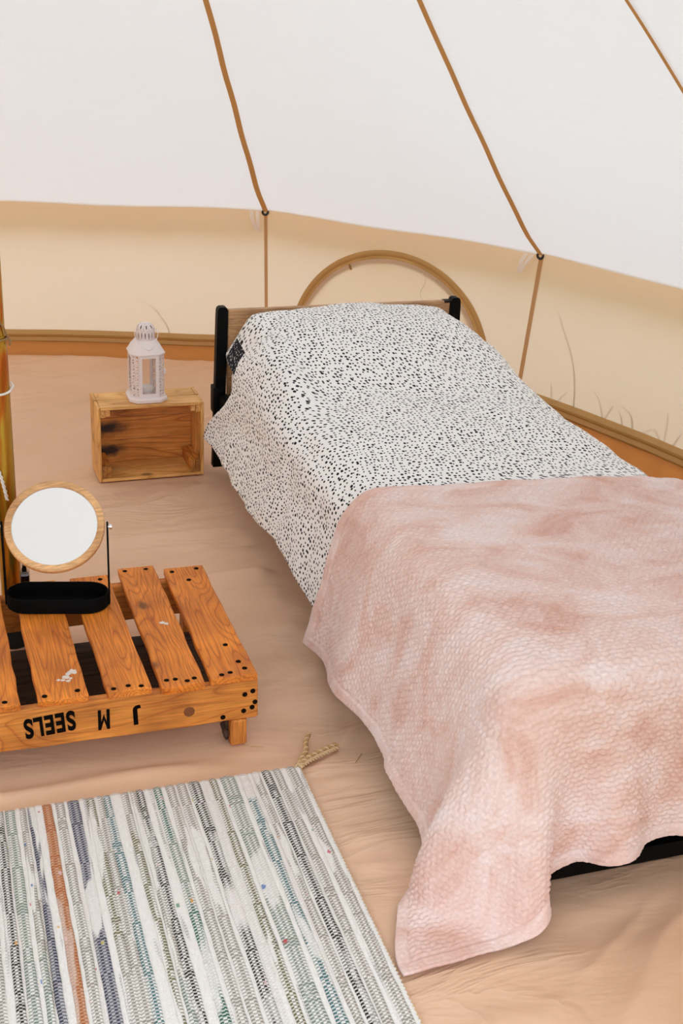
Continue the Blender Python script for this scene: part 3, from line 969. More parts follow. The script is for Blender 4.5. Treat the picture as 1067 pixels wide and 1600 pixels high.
for i, (bx, by) in enumerate([(.592, 2.270), (.592, 2.745), (.05, 2.745), (-.40, 2.270), (-.40, 2.745)]):
    board('foot_block', pal, (bx, by, .031), (0, 0, 1), (1, 0, 0), .060, .046, .034, M_palletfront, ch=.003, jit=.001, seg=3, seed=50 + i)
for (x, z) in [(.604, .121), (.621, .127), (.602, .082), (.620, .088), (.626, .1), (.558, .073)]:
    inst('nail', NAIL, frame((x, 2.2498, z), (1, 0, 0), (0, -1, 0)), fb)
# a round knot on the front board
g = G(); g.box((.568, 2.268, .004), (.5745, 2.30, .058), .002); g.tube([(.5675, 2.292, .030), (.5675, 2.262, .027), (.5675, 2.258, .02)], .006, 7); g.obj('splintered_side', M_shadestain, pal, (.571, 2.28, .03))
g = G(); g.lathe([(.0115, -.001), (.0115, .0004), (.009, .0010), (.007, .0004), (.002, .0008)], (0, 0, 0), 16)
kn = make_mesh('knot', g.V, g.F, plain('dark_knot', (.20, .06, .012), .6), True); inst('knot', kn, frame((.487, 2.2497, .098), (1, 0, 0), (0, -1, 0)), fb)

def lettering(txt, x0, x1, z0, z1, tilt=0., stroke=.035):
    cu = bpy.data.curves.new('lettering', 'FONT'); cu.body = txt; cu.size = 1; cu.extrude = .01; cu.offset = stroke; cu.space_character = 1.12
    tmp = bpy.data.objects.new('tmp_text', cu); COL.objects.link(tmp)
    bpy.context.view_layer.update()
    me = bpy.data.meshes.new_from_object(tmp.evaluated_get(bpy.context.evaluated_depsgraph_get()))
    bpy.data.objects.remove(tmp); bpy.data.curves.remove(cu)
    co = np.array([v.co[:] for v in me.vertices])
    a, b = co.min(0), co.max(0)
    sx, sy = (x1 - x0) / (b[0] - a[0]), (z1 - z0) / (b[1] - a[1])
    n = np.zeros_like(co)
    n[:, 0] = (co[:, 0] - (a[0] + b[0]) / 2) * sx; n[:, 1] = (co[:, 1] - (a[1] + b[1]) / 2) * sy; n[:, 2] = np.where(co[:, 2] > 0, .0009, -.001)
    me.vertices.foreach_set('co', n.ravel()); me.update(); me.materials.clear(); me.materials.append(M_ink)
    M = Matrix(((-1, 0, 0, 0), (0, 0, -1, 0), (0, -1, 0, 0), (0, 0, 0, 1)))
    M = Matrix.Translation(((x0 + x1) / 2, 2.2497, (z0 + z1) / 2)) @ M @ Matrix.Rotation(math.radians(tilt), 4, 'Z')
    inst('lettering', me, M, fb)
lettering('SEELS', .157, .257, .089, .135, 4.0)
g = G(); mp_ = [(0, 0), (.27, 0), (.27, .62), (.5, .22), (.73, .62), (.73, 0), (1, 0), (1, 1), (.76, 1), (.5, .52), (.24, 1), (0, 1)]
mq = [(.325 - .0235 * a, .130 - .046 * c) for a, c in mp_]
bm = bmesh.new()
f_ = bm.faces.new([bm.verts.new((a, 2.2505, c)) for a, c in mq]); r_ = bmesh.ops.extrude_face_region(bm, geom=[f_])
for v in r_['geom']:
    if isinstance(v, bmesh.types.BMVert): v.co.y = 2.2489
bmesh.ops.triangulate(bm, faces=bm.faces); bmesh.ops.recalc_face_normals(bm, faces=bm.faces)
me = bpy.data.meshes.new('lettering'); bm.to_mesh(me); bm.free(); me.materials.append(M_ink); inst('lettering', me, Matrix.Identity(4), fb)
lettering('J', .372, .389, .085, .130, 3.0)

# ------------------------------------------------------------------ tent pole
PX, PY = CX - .001, CY + .002
pole = empty('tent_pole', (PX, PY, 0), 'tall golden metal tent pole standing behind the pallet', 'pole')
g = G(); g.lathe([(.0195, .02), (.0235, .02), (.0235, .745), (.0225, .752), (.018, .752)], (PX, PY, 0), 32, False); g.obj('lower_tube', M_pole, pole, (PX, PY, 0))
g = G(); g.lathe([(.0205, .70), (.0205, 2.90)], (PX, PY, 0), 32); g.obj('upper_tube', M_pole, pole, (PX, PY, .7))
g = G(); g.lathe([(.030, -.002), (.030, .006), (.0265, .012), (.0265, .045), (.024, .047)], (PX, PY, 0), 28); g.obj('rubber_foot', M_rubber, pole, (PX, PY, 0))
g = G(); g.lathe([(.03, 2.86), (.03, 2.875), (.012, 2.905), (.006, 2.93)], (PX, PY, 0), 20); g.obj('pole_cap', M_rubber, pole, (PX, PY, 2.86))
ck = empty('guy_cord', (PX, PY, .63), 'white elastic cord looped round the golden tent pole', 'cord')
g = G(); g.tube([(PX + .0262 * math.cos(a), PY + .0262 * math.sin(a), .628 + .004 * math.sin(a + .6)) for a in np.linspace(0, 2 * PI, 30, endpoint=False)], .0027, 8, closed=True)
g.tube([(PX + .026, PY - .006, .630), (PX + .031, PY - .008, .637), (PX + .0265, PY + .004, .643)], .0024, 8); g.obj('loop', M_cord, ck, (PX, PY, .63))
tw = empty('twine', (PX, PY, .75), 'brown twine knotted round the joint of the golden tent pole', 'string')
g = G(); g.tube([(PX + .0262 * math.cos(a), PY + .0262 * math.sin(a), .748 + .003 * math.sin(a)) for a in np.linspace(0, 2 * PI, 30, endpoint=False)], .0024, 8, closed=True)
g.tube([(PX + .024, PY - .012, .751), (PX + .017, PY - .020, .772), (PX + .004, PY - .0225, .792), (PX - .014, PY - .017, .812), (PX - .021, PY - .002, .825)], .0021, 8); g.obj('winding', M_twine, tw, (PX, PY, .75))
g = G(); g.tube([(PX + .025, PY - .010, .750), (PX + .030, PY - .012, .742), (PX + .028, PY - .014, .730)], .0026, 8); g.obj('knot', M_twine, tw, (PX, PY, .75))
tc_ = empty('twisted_cord', (PX, PY, .44), 'twisted white cord hanging down the lower part of the golden pole', 'cord')
base_pts, _ = catmull(np.array([(PX - .0265, PY - .004, .52), (PX - .020, PY - .0185, .475), (PX - .0085, PY - .0262, .432), (PX - .0015, PY - .0275, .395), (PX + .001, PY - .0275, .378)]), 46)
for ph in (0, PI):
    g = G(); g.tube([(p[0] + .0022 * math.cos(i * .9 + ph), p[1] - .001 + .0022 * math.sin(i * .9 + ph), p[2]) for i, p in enumerate(base_pts)], .0021, 7); g.obj('strand', M_cord, tc_, (PX, PY, .44))

# ------------------------------------------------------------------ vanity mirror on the pallet
MX, MY, MZ = .276, 2.645, PZ + .0172
AXv = Vector((.9735, -.2287, 0)); FRv = Vector((-.2287, -.9735, 0))
mir = empty('vanity_mirror', (MX, MY, MZ), 'round tilting vanity mirror with bamboo rim on a black tray stand', 'mirror')
def stad(L, R, n=14):
    out = []
    for i in range(n + 1):
        a = -PI / 2 + PI * i / n; out.append((L / 2 - R + R * math.cos(a), R * math.sin(a)))
    for i in range(n + 1):
        a = PI / 2 + PI * i / n; out.append((-L / 2 + R + R * math.cos(a), R * math.sin(a)))
    return out
def mw(p):
    q = Vector((MX, MY, MZ)) + AXv * p[0] - FRv * p[1] + Vector((0, 0, p[2])); return q
TL, TR = .224, .047
g = G()
g.loft([[mw((x, y, z)) for x, y in stad(TL - d * 2, TR - d)] for d, z in ((.003, 0), (0, .003), (0, .033), (.0008, .0345), (.0025, .0345), (.003, .033), (.003, .006), (.006, .004))])
g.obj('tray', M_blackmatte, mir, (MX, MY, MZ))
PVZ = .192
for s in (-1, 1):
    g = G(); x = s * (TL / 2 + .0012)
    lo = []
    for z, w in ((.004, .0075), (.03, .0075), (PVZ, .0068), (PVZ + .008, .0055), (PVZ + .0115, .002)):
        lo.append([mw((x - .0016, -w, z)), mw((x + .0016, -w, z)), mw((x + .0016, w, z)), mw((x - .0016, w, z))])
    g.loft(lo); g.obj('arm', M_blackmatte, mir, mw((x, 0, .1)))
    g = G(); g.tube([mw((x + s * .0, 0, PVZ)), mw((x + s * .004, 0, PVZ)), mw((x + s * .0045, 0, PVZ)), mw((x + s * .010, 0, PVZ))], [.0035, .0035, .006, .0055], 12); g.obj('pivot_knob', M_chrome, mir, mw((x, 0, PVZ)))
el = math.radians(47)
nv = (FRv * math.cos(el) + Vector((0, 0, 1)) * math.sin(el)).normalized()
vv = AXv.cross(nv).normalized(); 
if vv.z < 0: vv = -vv
pc = mw((0, 0, PVZ))
def ringpt(r, a, d): return pc + AXv * (r * math.cos(a)) + vv * (r * math.sin(a)) + nv * d
n = 72
g = G(); loops = []
for r, d in ((.0925, -.002), (.0925, .0065), (.094, .0085), (.105, .0085), (.1075, .006), (.1075, -.006), (.105, -.0085), (.09, -.0085)):
    loops.append([ringpt(r, 2 * PI * i / n, d) for i in range(n)])
g.loft(loops, cap=False); 
# back closed
b = len(g.V); g.add([ringpt(.09, 2 * PI * i / n, -.0085) for i in range(n)], [tuple(range(n))])
g.obj('rim', M_bamboo, mir, pc)
g = G(); g.add([ringpt(.0926, 2 * PI * i / n, .0035) for i in range(n)] , [tuple(range(n))])
g.obj('mirror_glass', M_mirror, mir, pc, smooth=False)
g = G(); g.loft([[ringpt(r, 2 * PI * i / n, d) for i in range(n)] for r, d in ((.0912, .0037), (.0918, .0046), (.0927, .0046))], cap=False); g.obj('bevel_edge', M_chrome, mir, pc)

# small spray bottle behind the mirror
bx, by, bz = .214, 2.748, PZ + .0172
bot = empty('spray_bottle', (bx, by, bz), 'small clear-capped bottle of dark liquid behind the vanity mirror', 'bottle')
def rsq(h, r, n=4):
    out = []
    for cx_, cy_, a0_ in ((h - r, h - r, 0), (-(h - r), h - r, 90), (-(h - r), -(h - r), 180), (h - r, -(h - r), 270)):
        for i in range(n + 1):
            a = math.radians(a0_ + 90 * i / n); out.append((cx_ + r * math.cos(a), cy_ + r * math.sin(a)))
    return out
def blft(prof): return [[(bx + x, by + y, bz + z) for x, y in rsq(h, min(h * .35, .004))] for h, z in prof]
g = G(); g.loft(blft([(.0095, .002), (.0100, .004), (.0100, .034), (.008, .036)])); g.obj('liquid', M_liquid, bot, (bx, by, bz))
g = G(); g.loft(blft([(.0108, 0), (.0118, .001), (.0118, .037), (.0095, .041), (.006, .043)])); g.obj('glass_body', M_plastic, bot, (bx, by, bz))
g = G(); g.lathe([(.0055, .041), (.0055, .049), (.004, .050), (.004, .058), (.0045, .058), (.0045, .062), (.002, .063)], (bx, by, bz), 14); g.obj('pump', M_nail, bot, (bx, by, bz))
g = G(); g.loft(blft([(.0112, .0415), (.0118, .0425), (.0118, .067), (.0108, .0685)])); g.obj('clear_cap', M_plastic, bot, (bx, by, bz))

# ------------------------------------------------------------------ crate
c0 = (.531, 3.735, .001); CW, CD, CH = .327, .148, .243
crt = empty('wooden_crate', (c0[0] + CW / 2, c0[1] + CD / 2, 0), 'pine crate on its side beside the bed, serving as a bedside table', 'crate')
X0, Y0, Z0 = c0; X1, Y1, Z1 = X0 + CW, Y0 + CD, Z0 + CH
T = .0095
# end panels: two boards each
for s, x in ((-1, X0 + T / 2), (1, X1 - T / 2)):
    board('end_board', crt, (x, Y0 + .0355, (Z0 + Z1) / 2), (0, 0, 1), (s, 0, 0), CH - .004, .069, T, M_crate, ch=.0012, jit=.0004, seg=3, seed=60 + s)
    board('end_board', crt, (x, Y0 + .112, (Z0 + Z1) / 2), (0, 0, 1), (s, 0, 0), CH, .071, T, M_crate, ch=.0012, jit=.0004, seg=3, seed=65 + s)
xm, Ls = (X0 + X1) / 2, CW - 2 * T - .001
for z, ups in ((Z1 - T / 2 - .001, 1), (Z0 + T / 2 + .001, -1)):
    board('side_slat', crt, (xm, Y0 + .036, z), (1, 0, 0), (0, 0, ups), Ls, .070, T, M_crate, ch=.0012, jit=.0005, seg=6, seed=70 + ups)
    board('side_slat', crt, (xm, Y0 + .111, z), (1, 0, 0), (0, 0, ups), Ls, .068, T, M_crate, ch=.0012, jit=.0005, seg=6, seed=75 + ups)
zz = Z0 + T + .0015
for i, h in enumerate((.073, .073, .071)):
    board('bottom_slat', crt, (xm, Y1 - T / 2, zz + h / 2), (1, 0, 0), (0, -1, 0), Ls, h, T * .8, M_crateback, ch=.001, jit=.0005, seg=6, seed=80 + i); zz += h + .0015
pr = .0145
for sx in (-1, 1):
    for sz in (-1, 1):
        for q in (0, 1):
            x = (X0 + T + pr / 2 + .0004 + q * (pr + .0006)) if sx < 0 else (X1 - T - pr / 2 - .0004 - q * (pr + .0006))
            hh = (.024 if sz > 0 else .040) - q * .003
            z = Z1 - T - .0016 - hh / 2 if sz > 0 else Z0 + T + .0016 + hh / 2
            d = CD - T - .006 - .006 * q
            board('corner_post', crt, (x, Y0 + .004 + .004 * q + d / 2, z), (0, 1, 0), (0, 0, 1), d, pr, hh, M_crateback if sz < 0 else M_crate, ch=.001, jit=.0003, seg=2, seed=90 + q)

# ------------------------------------------------------------------ lantern
LX, LY, LZ = .6935, 3.806, Z1 - .0008
lan = empty('candle_lantern', (LX, LY, LZ), 'pale pink metal candle lantern with glass door on the crate', 'lantern')
def octa(s, c):
    return [(s - c, -s), (s, -(s - c)), (s, s - c), (s - c, s), (-(s - c), s), (-s, s - c), (-s, -(s - c)), (-(s - c), -s)]
def ol(prof): return [[(LX + x, LY + y, LZ + z) for x, y in octa(s, c)] for s, c, z in prof]
LO = (LX, LY, LZ)
g = G(); g.loft(ol([(.0565, .022, 0), (.0585, .023, .0015), (.0585, .023, .010), (.0555, .0215, .014), (.0535, .021, .0165), (.0535, .021, .0185), (.044, .017, .0185), (.044, .017, .014)])); g.obj('base', M_lantern, lan, LO)
g = G(); g.loft(ol([(.0455, .018, .147), (.0520, .0205, .147), (.0535, .021, .1485), (.0535, .021, .152), (.050, .0195, .156), (.0415, .0165, .172), (.031, .0125, .186), (.029, .012, .188), (.024, .010, .188)])); g.obj('roof', M_lantern, lan, LO)
def cell_panel(fn, nu, nv, rad, name, mat, thick=.0008, shape='round'):
    """perforated sheet: each cell a ring of eight quads round its hole; fn(u,v)->Vector"""
    V = []; F = []
    for i in range(nu):
        for j in range(nv):
            r, ou, ov, rv = rad(i, j)
            b = len(V)
            out = [(-1, -1), (0, -1), (1, -1), (1, 0), (1, 1), (0, 1), (-1, 1), (-1, 0)]
            for (a, c) in out: V.append(fn((i + .5 + a * .5) / nu, (j + .5 + c * .5) / nv))
            for (a, c) in out:
                m = 1 / math.sqrt(a * a + c * c)
                V.append(fn((i + .5 + ou + a * m * r) / nu, (j + .5 + ov + c * m * rv) / nv))
            for k in range(8):
                l = (k + 1) % 8; F.append((b + k, b + l, b + 8 + l, b + 8 + k))
    o = mesh_obj(name, V, F, mat, lan, LO, smooth=True)
    sharp(o, 40)
    md = o.modifiers.new('thickness', 'SOLIDIFY'); md.thickness = thick; md.offset = 0
    return o
Rr = random.Random(5)
oc = octa(.049, .019); zb, zt = .0185, .1475
for k in range(0, 8):
    p, q = Vector((*oc[k], 0)), Vector((*oc[(k + 1) % 8], 0))
    def fnp(u, v, p=p, q=q): 
        w = p.lerp(q, u); return (LX + w.x, LY + w.y, LZ + zb + (zt - zb) * v)
    if k % 2 == 0:   # chamfers are pierced
        hole = {}
        def rad(i, j):
            if (i, j) not in hole: hole[(i, j)] = (Rr.uniform(.16, .30), Rr.uniform(-.12, .12), Rr.uniform(-.15, .15))
            r, a, b_ = hole[(i, j)]; return r, a, b_, r * 1.25
        cell_panel(fnp, 2, 13, rad, 'pierced_panel', M_lantern)
    else:
        # front, sides and back: a frame round a pane
        e = (q - p).normalized(); w_ = (q - p).length; nrm = Vector((e.y, -e.x, 0))
        g = G()
        def P3(u, z, d): 
            r_ = p + e * u + nrm * d; return (LX + r_.x, LY + r_.y, LZ + z)
        fwid = .0095; hz = .009
        def bar(u0, u1, z0, z1, d0=-.001, d1=.0012):
            g.loft([[P3(u0, z0, d0), P3(u1, z0, d0), P3(u1, z1, d0), P3(u0, z1, d0)], [P3(u0, z0, d1), P3(u1, z0, d1), P3(u1, z1, d1), P3(u0, z1, d1)]])
        bar(0.0005, fwid, zb, zt); bar(w_ - fwid, w_ - .0005, zb, zt); bar(fwid, w_ - fwid, zb, zb + hz); bar(fwid, w_ - fwid, zt - hz, zt)
        fr_ = g.obj('door' if k == 7 else 'window_frame', M_lantern, lan, LO, smooth=False)
        g = G(); g.loft([[P3(fwid - .001, zb + hz - .001, d), P3(w_ - fwid + .001, zb + hz - .001, d), P3(w_ - fwid + .001, zt - hz + .001, d), P3(fwid - .001, zt - hz + .001, d)] for d in (-.0012, -.0022)])
        g.obj('pane', M_glass, fr_, LO, smooth=False)
        if k == 7:
            g = G()
            for zz_ in (zb + .03, zt - .03): g.tube([P3(-.0006, zz_ - .009, .001), P3(-.0006, zz_ + .009, .001)], .0016, 8)
            g.obj('hinge', M_lantern, fr_, LO)
g = G(); g.box((LX + .0485, LY - .033, LZ + .083), (LX + .0535, LY - .030, LZ + .101), .0006); g.tube([(LX + .053, LY - .0315, LZ + .089), (LX + .0555, LY - .0325, LZ + .092), (LX + .053, LY - .0315, LZ + .096)], .0012, 8); g.obj('latch', M_lantern, lan, LO)
# chimney: slotted collar then a pierced dome
def collar(u, v):
    a = 2 * PI * u; r = .0275 + .0008 * math.sin(PI * v)
    return (LX + r * math.cos(a), LY + r * math.sin(a), LZ + .187 + .030 * v)
cell_panel(collar, 16, 1, lambda i, j: (.20, 0, .0, .36), 'slotted_collar', M_lantern)
def dome(u, v):
    a = 2 * PI * (u + .02); t = v * .78
    r = .0275 * math.cos(t * PI / 2) ** .75; return (LX + r * math.cos(a), LY + r * math.sin(a), LZ + .217 + .021 * math.sin(t * PI / 2))
o = cell_panel(dome, 9, 1, lambda i, j: (.15, 0, -.02, .26), 'pierced_dome', M_lantern)
g = G(); r_end = .0275 * math.cos(.78 * PI / 2) ** .75; zz_ = .217 + .021 * math.sin(.78 * PI / 2)
g.lathe([(r_end + .0008, zz_ - .0012), (r_end, zz_ + .0004), (r_end * .6, zz_ + .0018), (.0015, zz_ + .0022)], LO, 24); g.obj('dome_cap', M_lantern, lan, LO)
g = G()
for zc, rc in ((.187, .0285), (.217, .0285)):
    g.tube([(LX + rc * math.cos(2 * PI * i / 32), LY + rc * math.sin(2 * PI * i / 32), LZ + zc) for i in range(32)], .0012, 6, closed=True)
g.obj('collar_ring', M_lantern, lan, LO)
# wire bail folded down over the front of the roof
hp, _ = catmull(np.array([(-.0295, -.002, .205), (-.034, -.006, .210), (-.033, -.016, .196), (-.022, -.034, .178), (-.004, -.046, .166), (.008, -.046, .166), (.022, -.034, .178), (.034, -.014, .198), (.0385, -.004, .212), (.036, .0, .217), (.0295, -.002, .205)]), 50)
g = G(); g.tube([(LX + p[0], LY + p[1], LZ + p[2]) for p in hp], .0011, 7); g.obj('wire_handle', M_lantern, lan, LO)
# holder cup inside
g = G(); g.lathe([(.004, .0187), (.026, .0187), (.0275, .022), (.0275, .0255), (.0265, .0255), (.0262, .0225), (.004, .0205)], LO, 28); g.obj('candle_holder', M_lantern, lan, LO)
tl = empty('tealight_candle', (LX + .002, LY - .004, LZ + .0207), 'small white tealight candle inside the pale pink lantern', 'candle')
TC = (LX + .002, LY - .004, LZ + .0208)
g = G(); g.lathe([(.0185, 0), (.0192, .001), (.0195, .0165), (.0202, .017), (.019, .0168), (.0187, .006), (.002, .005)], TC, 28); g.obj('cup', M_alu, tl, TC)
g = G(); g.lathe([(.0183, .0055), (.0184, .0145), (.014, .0138), (.003, .0142)], TC, 28); g.obj('wax', M_wax, tl, TC)
g = G(); g.tube([(TC[0], TC[1], TC[2] + .013), (TC[0] + .0003, TC[1], TC[2] + .022)], .0011, 7); g.obj('wick', M_wax, tl, TC)

# ------------------------------------------------------------------ bed
bed = empty('single_bed', (1.297, 2.72, 0), 'single bed with black metal frame and oak headboard', 'bed')
BX0, BX1, BY0, BY1 = .92, 1.675, 1.68, 3.765
hb = board('headboard', bed, ((BX0 + BX1) / 2, 3.757, .375), (1, 0, 0), (0, -1, 0), BX1 - BX0 - .03, .298, .018, M_oak, ch=.002, seg=3, seed=3)
for s, x in ((-1, BX0 - .002), (1, BX1 + .004)):
    g = G()
    lo = []
    for z, f in ((.02, 1), (.50, 1), (.522, .96), (.530, .8), (.5335, .45)):
        lean = (-.012 if s < 0 else .012) * (1 - z / .53)
        wx, wy = .0165, .014
        lo.append([(x + lean + a, 3.758 + b, z) for a, b in ((-wx * f, -wy), (wx * f, -wy), (wx * f, wy), (-wx * f, wy))])
    g.loft(lo)
    g.obj('head_post', M_black, bed, (x, 3.758, .27), ang=50)
    g = G(); g.box((x - .03 if s < 0 else x - .005, 3.735, .20), (x + .005 if s < 0 else x + .03, 3.78, .285), .006); g.obj('rail_bracket', M_black, bed, (x, 3.758, .24))
    g = G(); g.box((x - .012, 1.70, .205), (x + .012, 3.745, .262), .004); g.obj('side_rail', M_black, bed, (x, 2.7, .23))
g = G(); g.box((1.640, 3.742, .5195), (1.684, 3.772, .5245), .001); g.obj('corner_bracket', M_black, bed, (1.66, 3.757, .52))
g = G(); g.box((BX0 + .02, 1.674, .004), (BX1 + .02, 1.704, .040), .004); g.obj('foot_rail', M_black, bed, (1.3, 1.69, .02))
g = G(); g.box((BX0 + .02, 1.692, .040), (BX1 + .02, 1.706, .27), .003); g.obj('foot_panel', M_black, bed, (1.3, 1.7, .15))
for x in (BX0 + .03, BX1 - .01):
    g = G(); g.box((x - .014, 1.70, .0), (x + .014, 1.728, .262), .003); g.obj('leg', M_black, bed, (x, 1.714, .13))
    g = G(); g.box((x - .014, 3.71, .0), (x + .014, 3.738, .262), .003); g.obj('leg', M_black, bed, (x, 3.724, .13))
for i in range(13):
    board('bed_slat', bed, ((BX0 + BX1) / 2, 1.80 + i * .155, .252), (1, 0, 0), (0, 0, 1), BX1 - BX0 - .03, .06, .012, M_oak, ch=.002, seg=3, seed=i)
mt = empty('mattress', (1.297, 2.72, .26), 'white mattress under the dotted duvet on the bed', 'mattress')
g = G(); lo = []
for d, z in ((.02, .260), (.004, .268), (0, .29), (0, .335), (.006, .350), (.025, .358)):
    x0, x1, y0, y1, r = BX0 + .012 + d, BX1 - .012 - d, BY0 + .035 + d, BY1 - .035 - d, .05
    L = []
    for cx_, cy_, a0_ in ((x1 - r, y1 - r, 0), (x0 + r, y1 - r, 90), (x0 + r, y0 + r, 180), (x1 - r, y0 + r, 270)):
        for i in range(6):
            a = math.radians(a0_ + 90 * i / 5); L.append((cx_ + r * math.cos(a), cy_ + r * math.sin(a), z))
    lo.append(L)
g.loft(lo); g.obj('ticking', M_mattress, mt, (1.297, 2.72, .26), ang=60)

# pillow: white dotted on top, black dotted underneath
pil = empty('pillow', (1.29, 3.62, .42), 'reversible dotted pillow, black underside showing, against the oak headboard', 'pillow')
nu_, nv_ = 50, 30
def pillow_side(sgn):
    V = []; UV = []
    for i in range(nu_):
        for j in range(nv_):
            a = -1 + 2 * i / (nu_ - 1); b = -1 + 2 * j / (nv_ - 1)
            ea = 1 - abs(a) ** 5; eb = 1 - abs(b) ** 3
            th_ = .074 * (max(0, ea) ** .5) * (max(0, eb) ** .55)
            x = a * .378 * (1 - .05 * abs(b) ** 4); y = b * .150 * (1 - .06 * abs(a) ** 6)
            w = .006 * noise2(np.array(a * 3.), np.array(b * 2. + 5), 40)
            th_ = th_ + w * max(0, ea) * max(0, eb)
            z = sgn * th_ - .085 * float(sstep(.78, 1.0, abs(a)))      # the ends hang over the mattress
            t = math.radians(10); y2 = y * math.cos(t) - z * math.sin(t); z2 = y * math.sin(t) + z * math.cos(t)
            V.append((1.292 + x, 3.592 + y2, .458 + z2)); UV.append((x + 3, y + 2))
    return V, UV
PT, UT = pillow_side(1); PB, UB = pillow_side(-1)
PF = grid_faces(nu_, nv_); fi, fj = PF[:, 0] // nv_, PF[:, 0] % nv_
fa, fb2 = -1 + 2 * fi / (nu_ - 1), -1 + 2 * fj / (nv_ - 1)
pz = np.array(PT)[PF].mean(1)[:, 2]
tw = (fa < -.78) & (fb2 < .6) & (pz < .452)           # at one end the case is twisted and its black side comes round to the front
mesh_obj('case_top', PT, PF[~tw], M_duvet, pil, (1.29, 3.62, .42), uv=UT)
o = mesh_obj('case_underside', PT + PB, np.vstack([PF[tw], PF[:, ::-1] + len(PT)]), M_dark, pil, (1.29, 3.62, .42), uv=UT + UB); tag(o, 'black underside with white dots')

# ------------------------------------------------------------------ duvet
def duvet_surface(nt=250, ns=210):
    """rows t from head to foot, columns s from left hem over the top to right hem"""
    ROW = []; UVs = []
    ys = np.linspace(1.74, 3.72, nt)
    for y in ys:
        f = (3.72 - y) / 1.98
        under = float(sstep(2.50, 2.38, y))          # beneath the blanket everything lies a little flatter
        head = float(sstep(3.05, 3.52, y))
        drop = float(sstep(3.60, 3.735, y))
        zt = .425 + .078 * head - .012 * drop - .014 * under
        zc = .018 + .016 * head                      # crown
        hem = .130 + .012 * math.sin(y * 5.2) + .008 * math.sin(y * 11 + 1) + .10 * under
        flare = .857 + .004 * math.sin(y * 7) + .030 * under
        if y > 3.0: flare += .010 * float(sstep(3.0, 3.6, y)) - .012 * float(sstep(3.6, 3.72, y))
        lx = .940 + .012 * head
        P = [(flare, hem), (flare + .016, hem + .07), (.898 + .01 * under, .30), (.910, .365 + .04 * head), (lx - .006, zt - .034), (lx + .035, zt - .002), (1.06, zt + zc * .55), (1.22, zt + zc), (1.38, zt + zc * 1.05), (1.54, zt + zc * .7),
             (1.625, zt - .002 - .012 * head), (1.668, zt - .032 - .02 * head), (1.690, .350), (1.705, .26), (1.715, .18 + .05 * under)]
        C, s = catmull(np.array(P), ns)
        ROW.append(np.stack([C[:, 0], np.full(ns, y), C[:, 1]], 1)); UVs.append(np.stack([s, np.full(ns, y)], 1))
    return np.array(ROW), np.array(UVs), ys
D, DUV, ys = duvet_surface()
# head end: the left part is pulled back from the pillow so that its black side shows
sx = D[:, :, 0]; sz = D[:, :, 2]
tt = (D[:, :, 1] - 1.74) / 1.98
left = sstep(1.06, .95, sx); low = sstep(.36, .15, sz)
ymax = 3.72 - .20 * left * (1 - low)
D[:, :, 1] = 1.74 + (ymax - 1.74) * tt
DUV[:, :, 1] = D[:, :, 1]
# wrinkles: soft puffs on the top and hanging folds on the side
X_, Y_, Z_ = D[:, :, 0], D[:, :, 1], D[:, :, 2]
S_ = DUV[:, :, 0]
nm = np.zeros_like(D)
du = np.gradient(D, axis=1); dv = np.gradient(D, axis=0); nm = np.cross(dv, du); nm /= np.linalg.norm(nm, axis=2, keepdims=True) + 1e-9
if nm[100, 100, 2] < 0: nm = -nm
side = sstep(.97, .90, X_)
uncov = sstep(2.42, 2.56, Y_)
amp = (.0075 * noise2(S_ * 4.2, Y_ * 3.2, 51) + .005 * noise2(S_ * 9 + Y_ * 3, Y_ * 6, 52) + .003 * noise2(S_ * 18, Y_ * 13 + S_ * 5, 53)) * uncov
fold = side * (.010 * noise2(Y_ * 9 + S_ * 1.5, S_ * 1.2, 54) + .005 * noise2(Y_ * 19 + S_ * 4, S_ * 2, 55)) * (.35 + .65 * sstep(2.6, 3.3, Y_)) * uncov
crease = .005 * (1 - np.clip(np.abs(noise2(S_ * 3.1 + 2, Y_ * 2.7 + S_, 56)) * 5, 0, 1)) * uncov
D = D + nm * (amp + fold - crease)[:, :, None]
nt_, ns_ = D.shape[:2]
duv = mesh_obj('duvet', D.reshape(-1, 3), grid_faces(nt_, ns_), M_duvet, None, (1.29, 2.7, .43), uv=DUV.reshape(-1, 2))
tag(duv, 'white duvet cover with small black dots spread over the bed', 'duvet')
md = duv.modifiers.new('thickness', 'SOLIDIFY'); md.thickness = .010; md.offset = -1

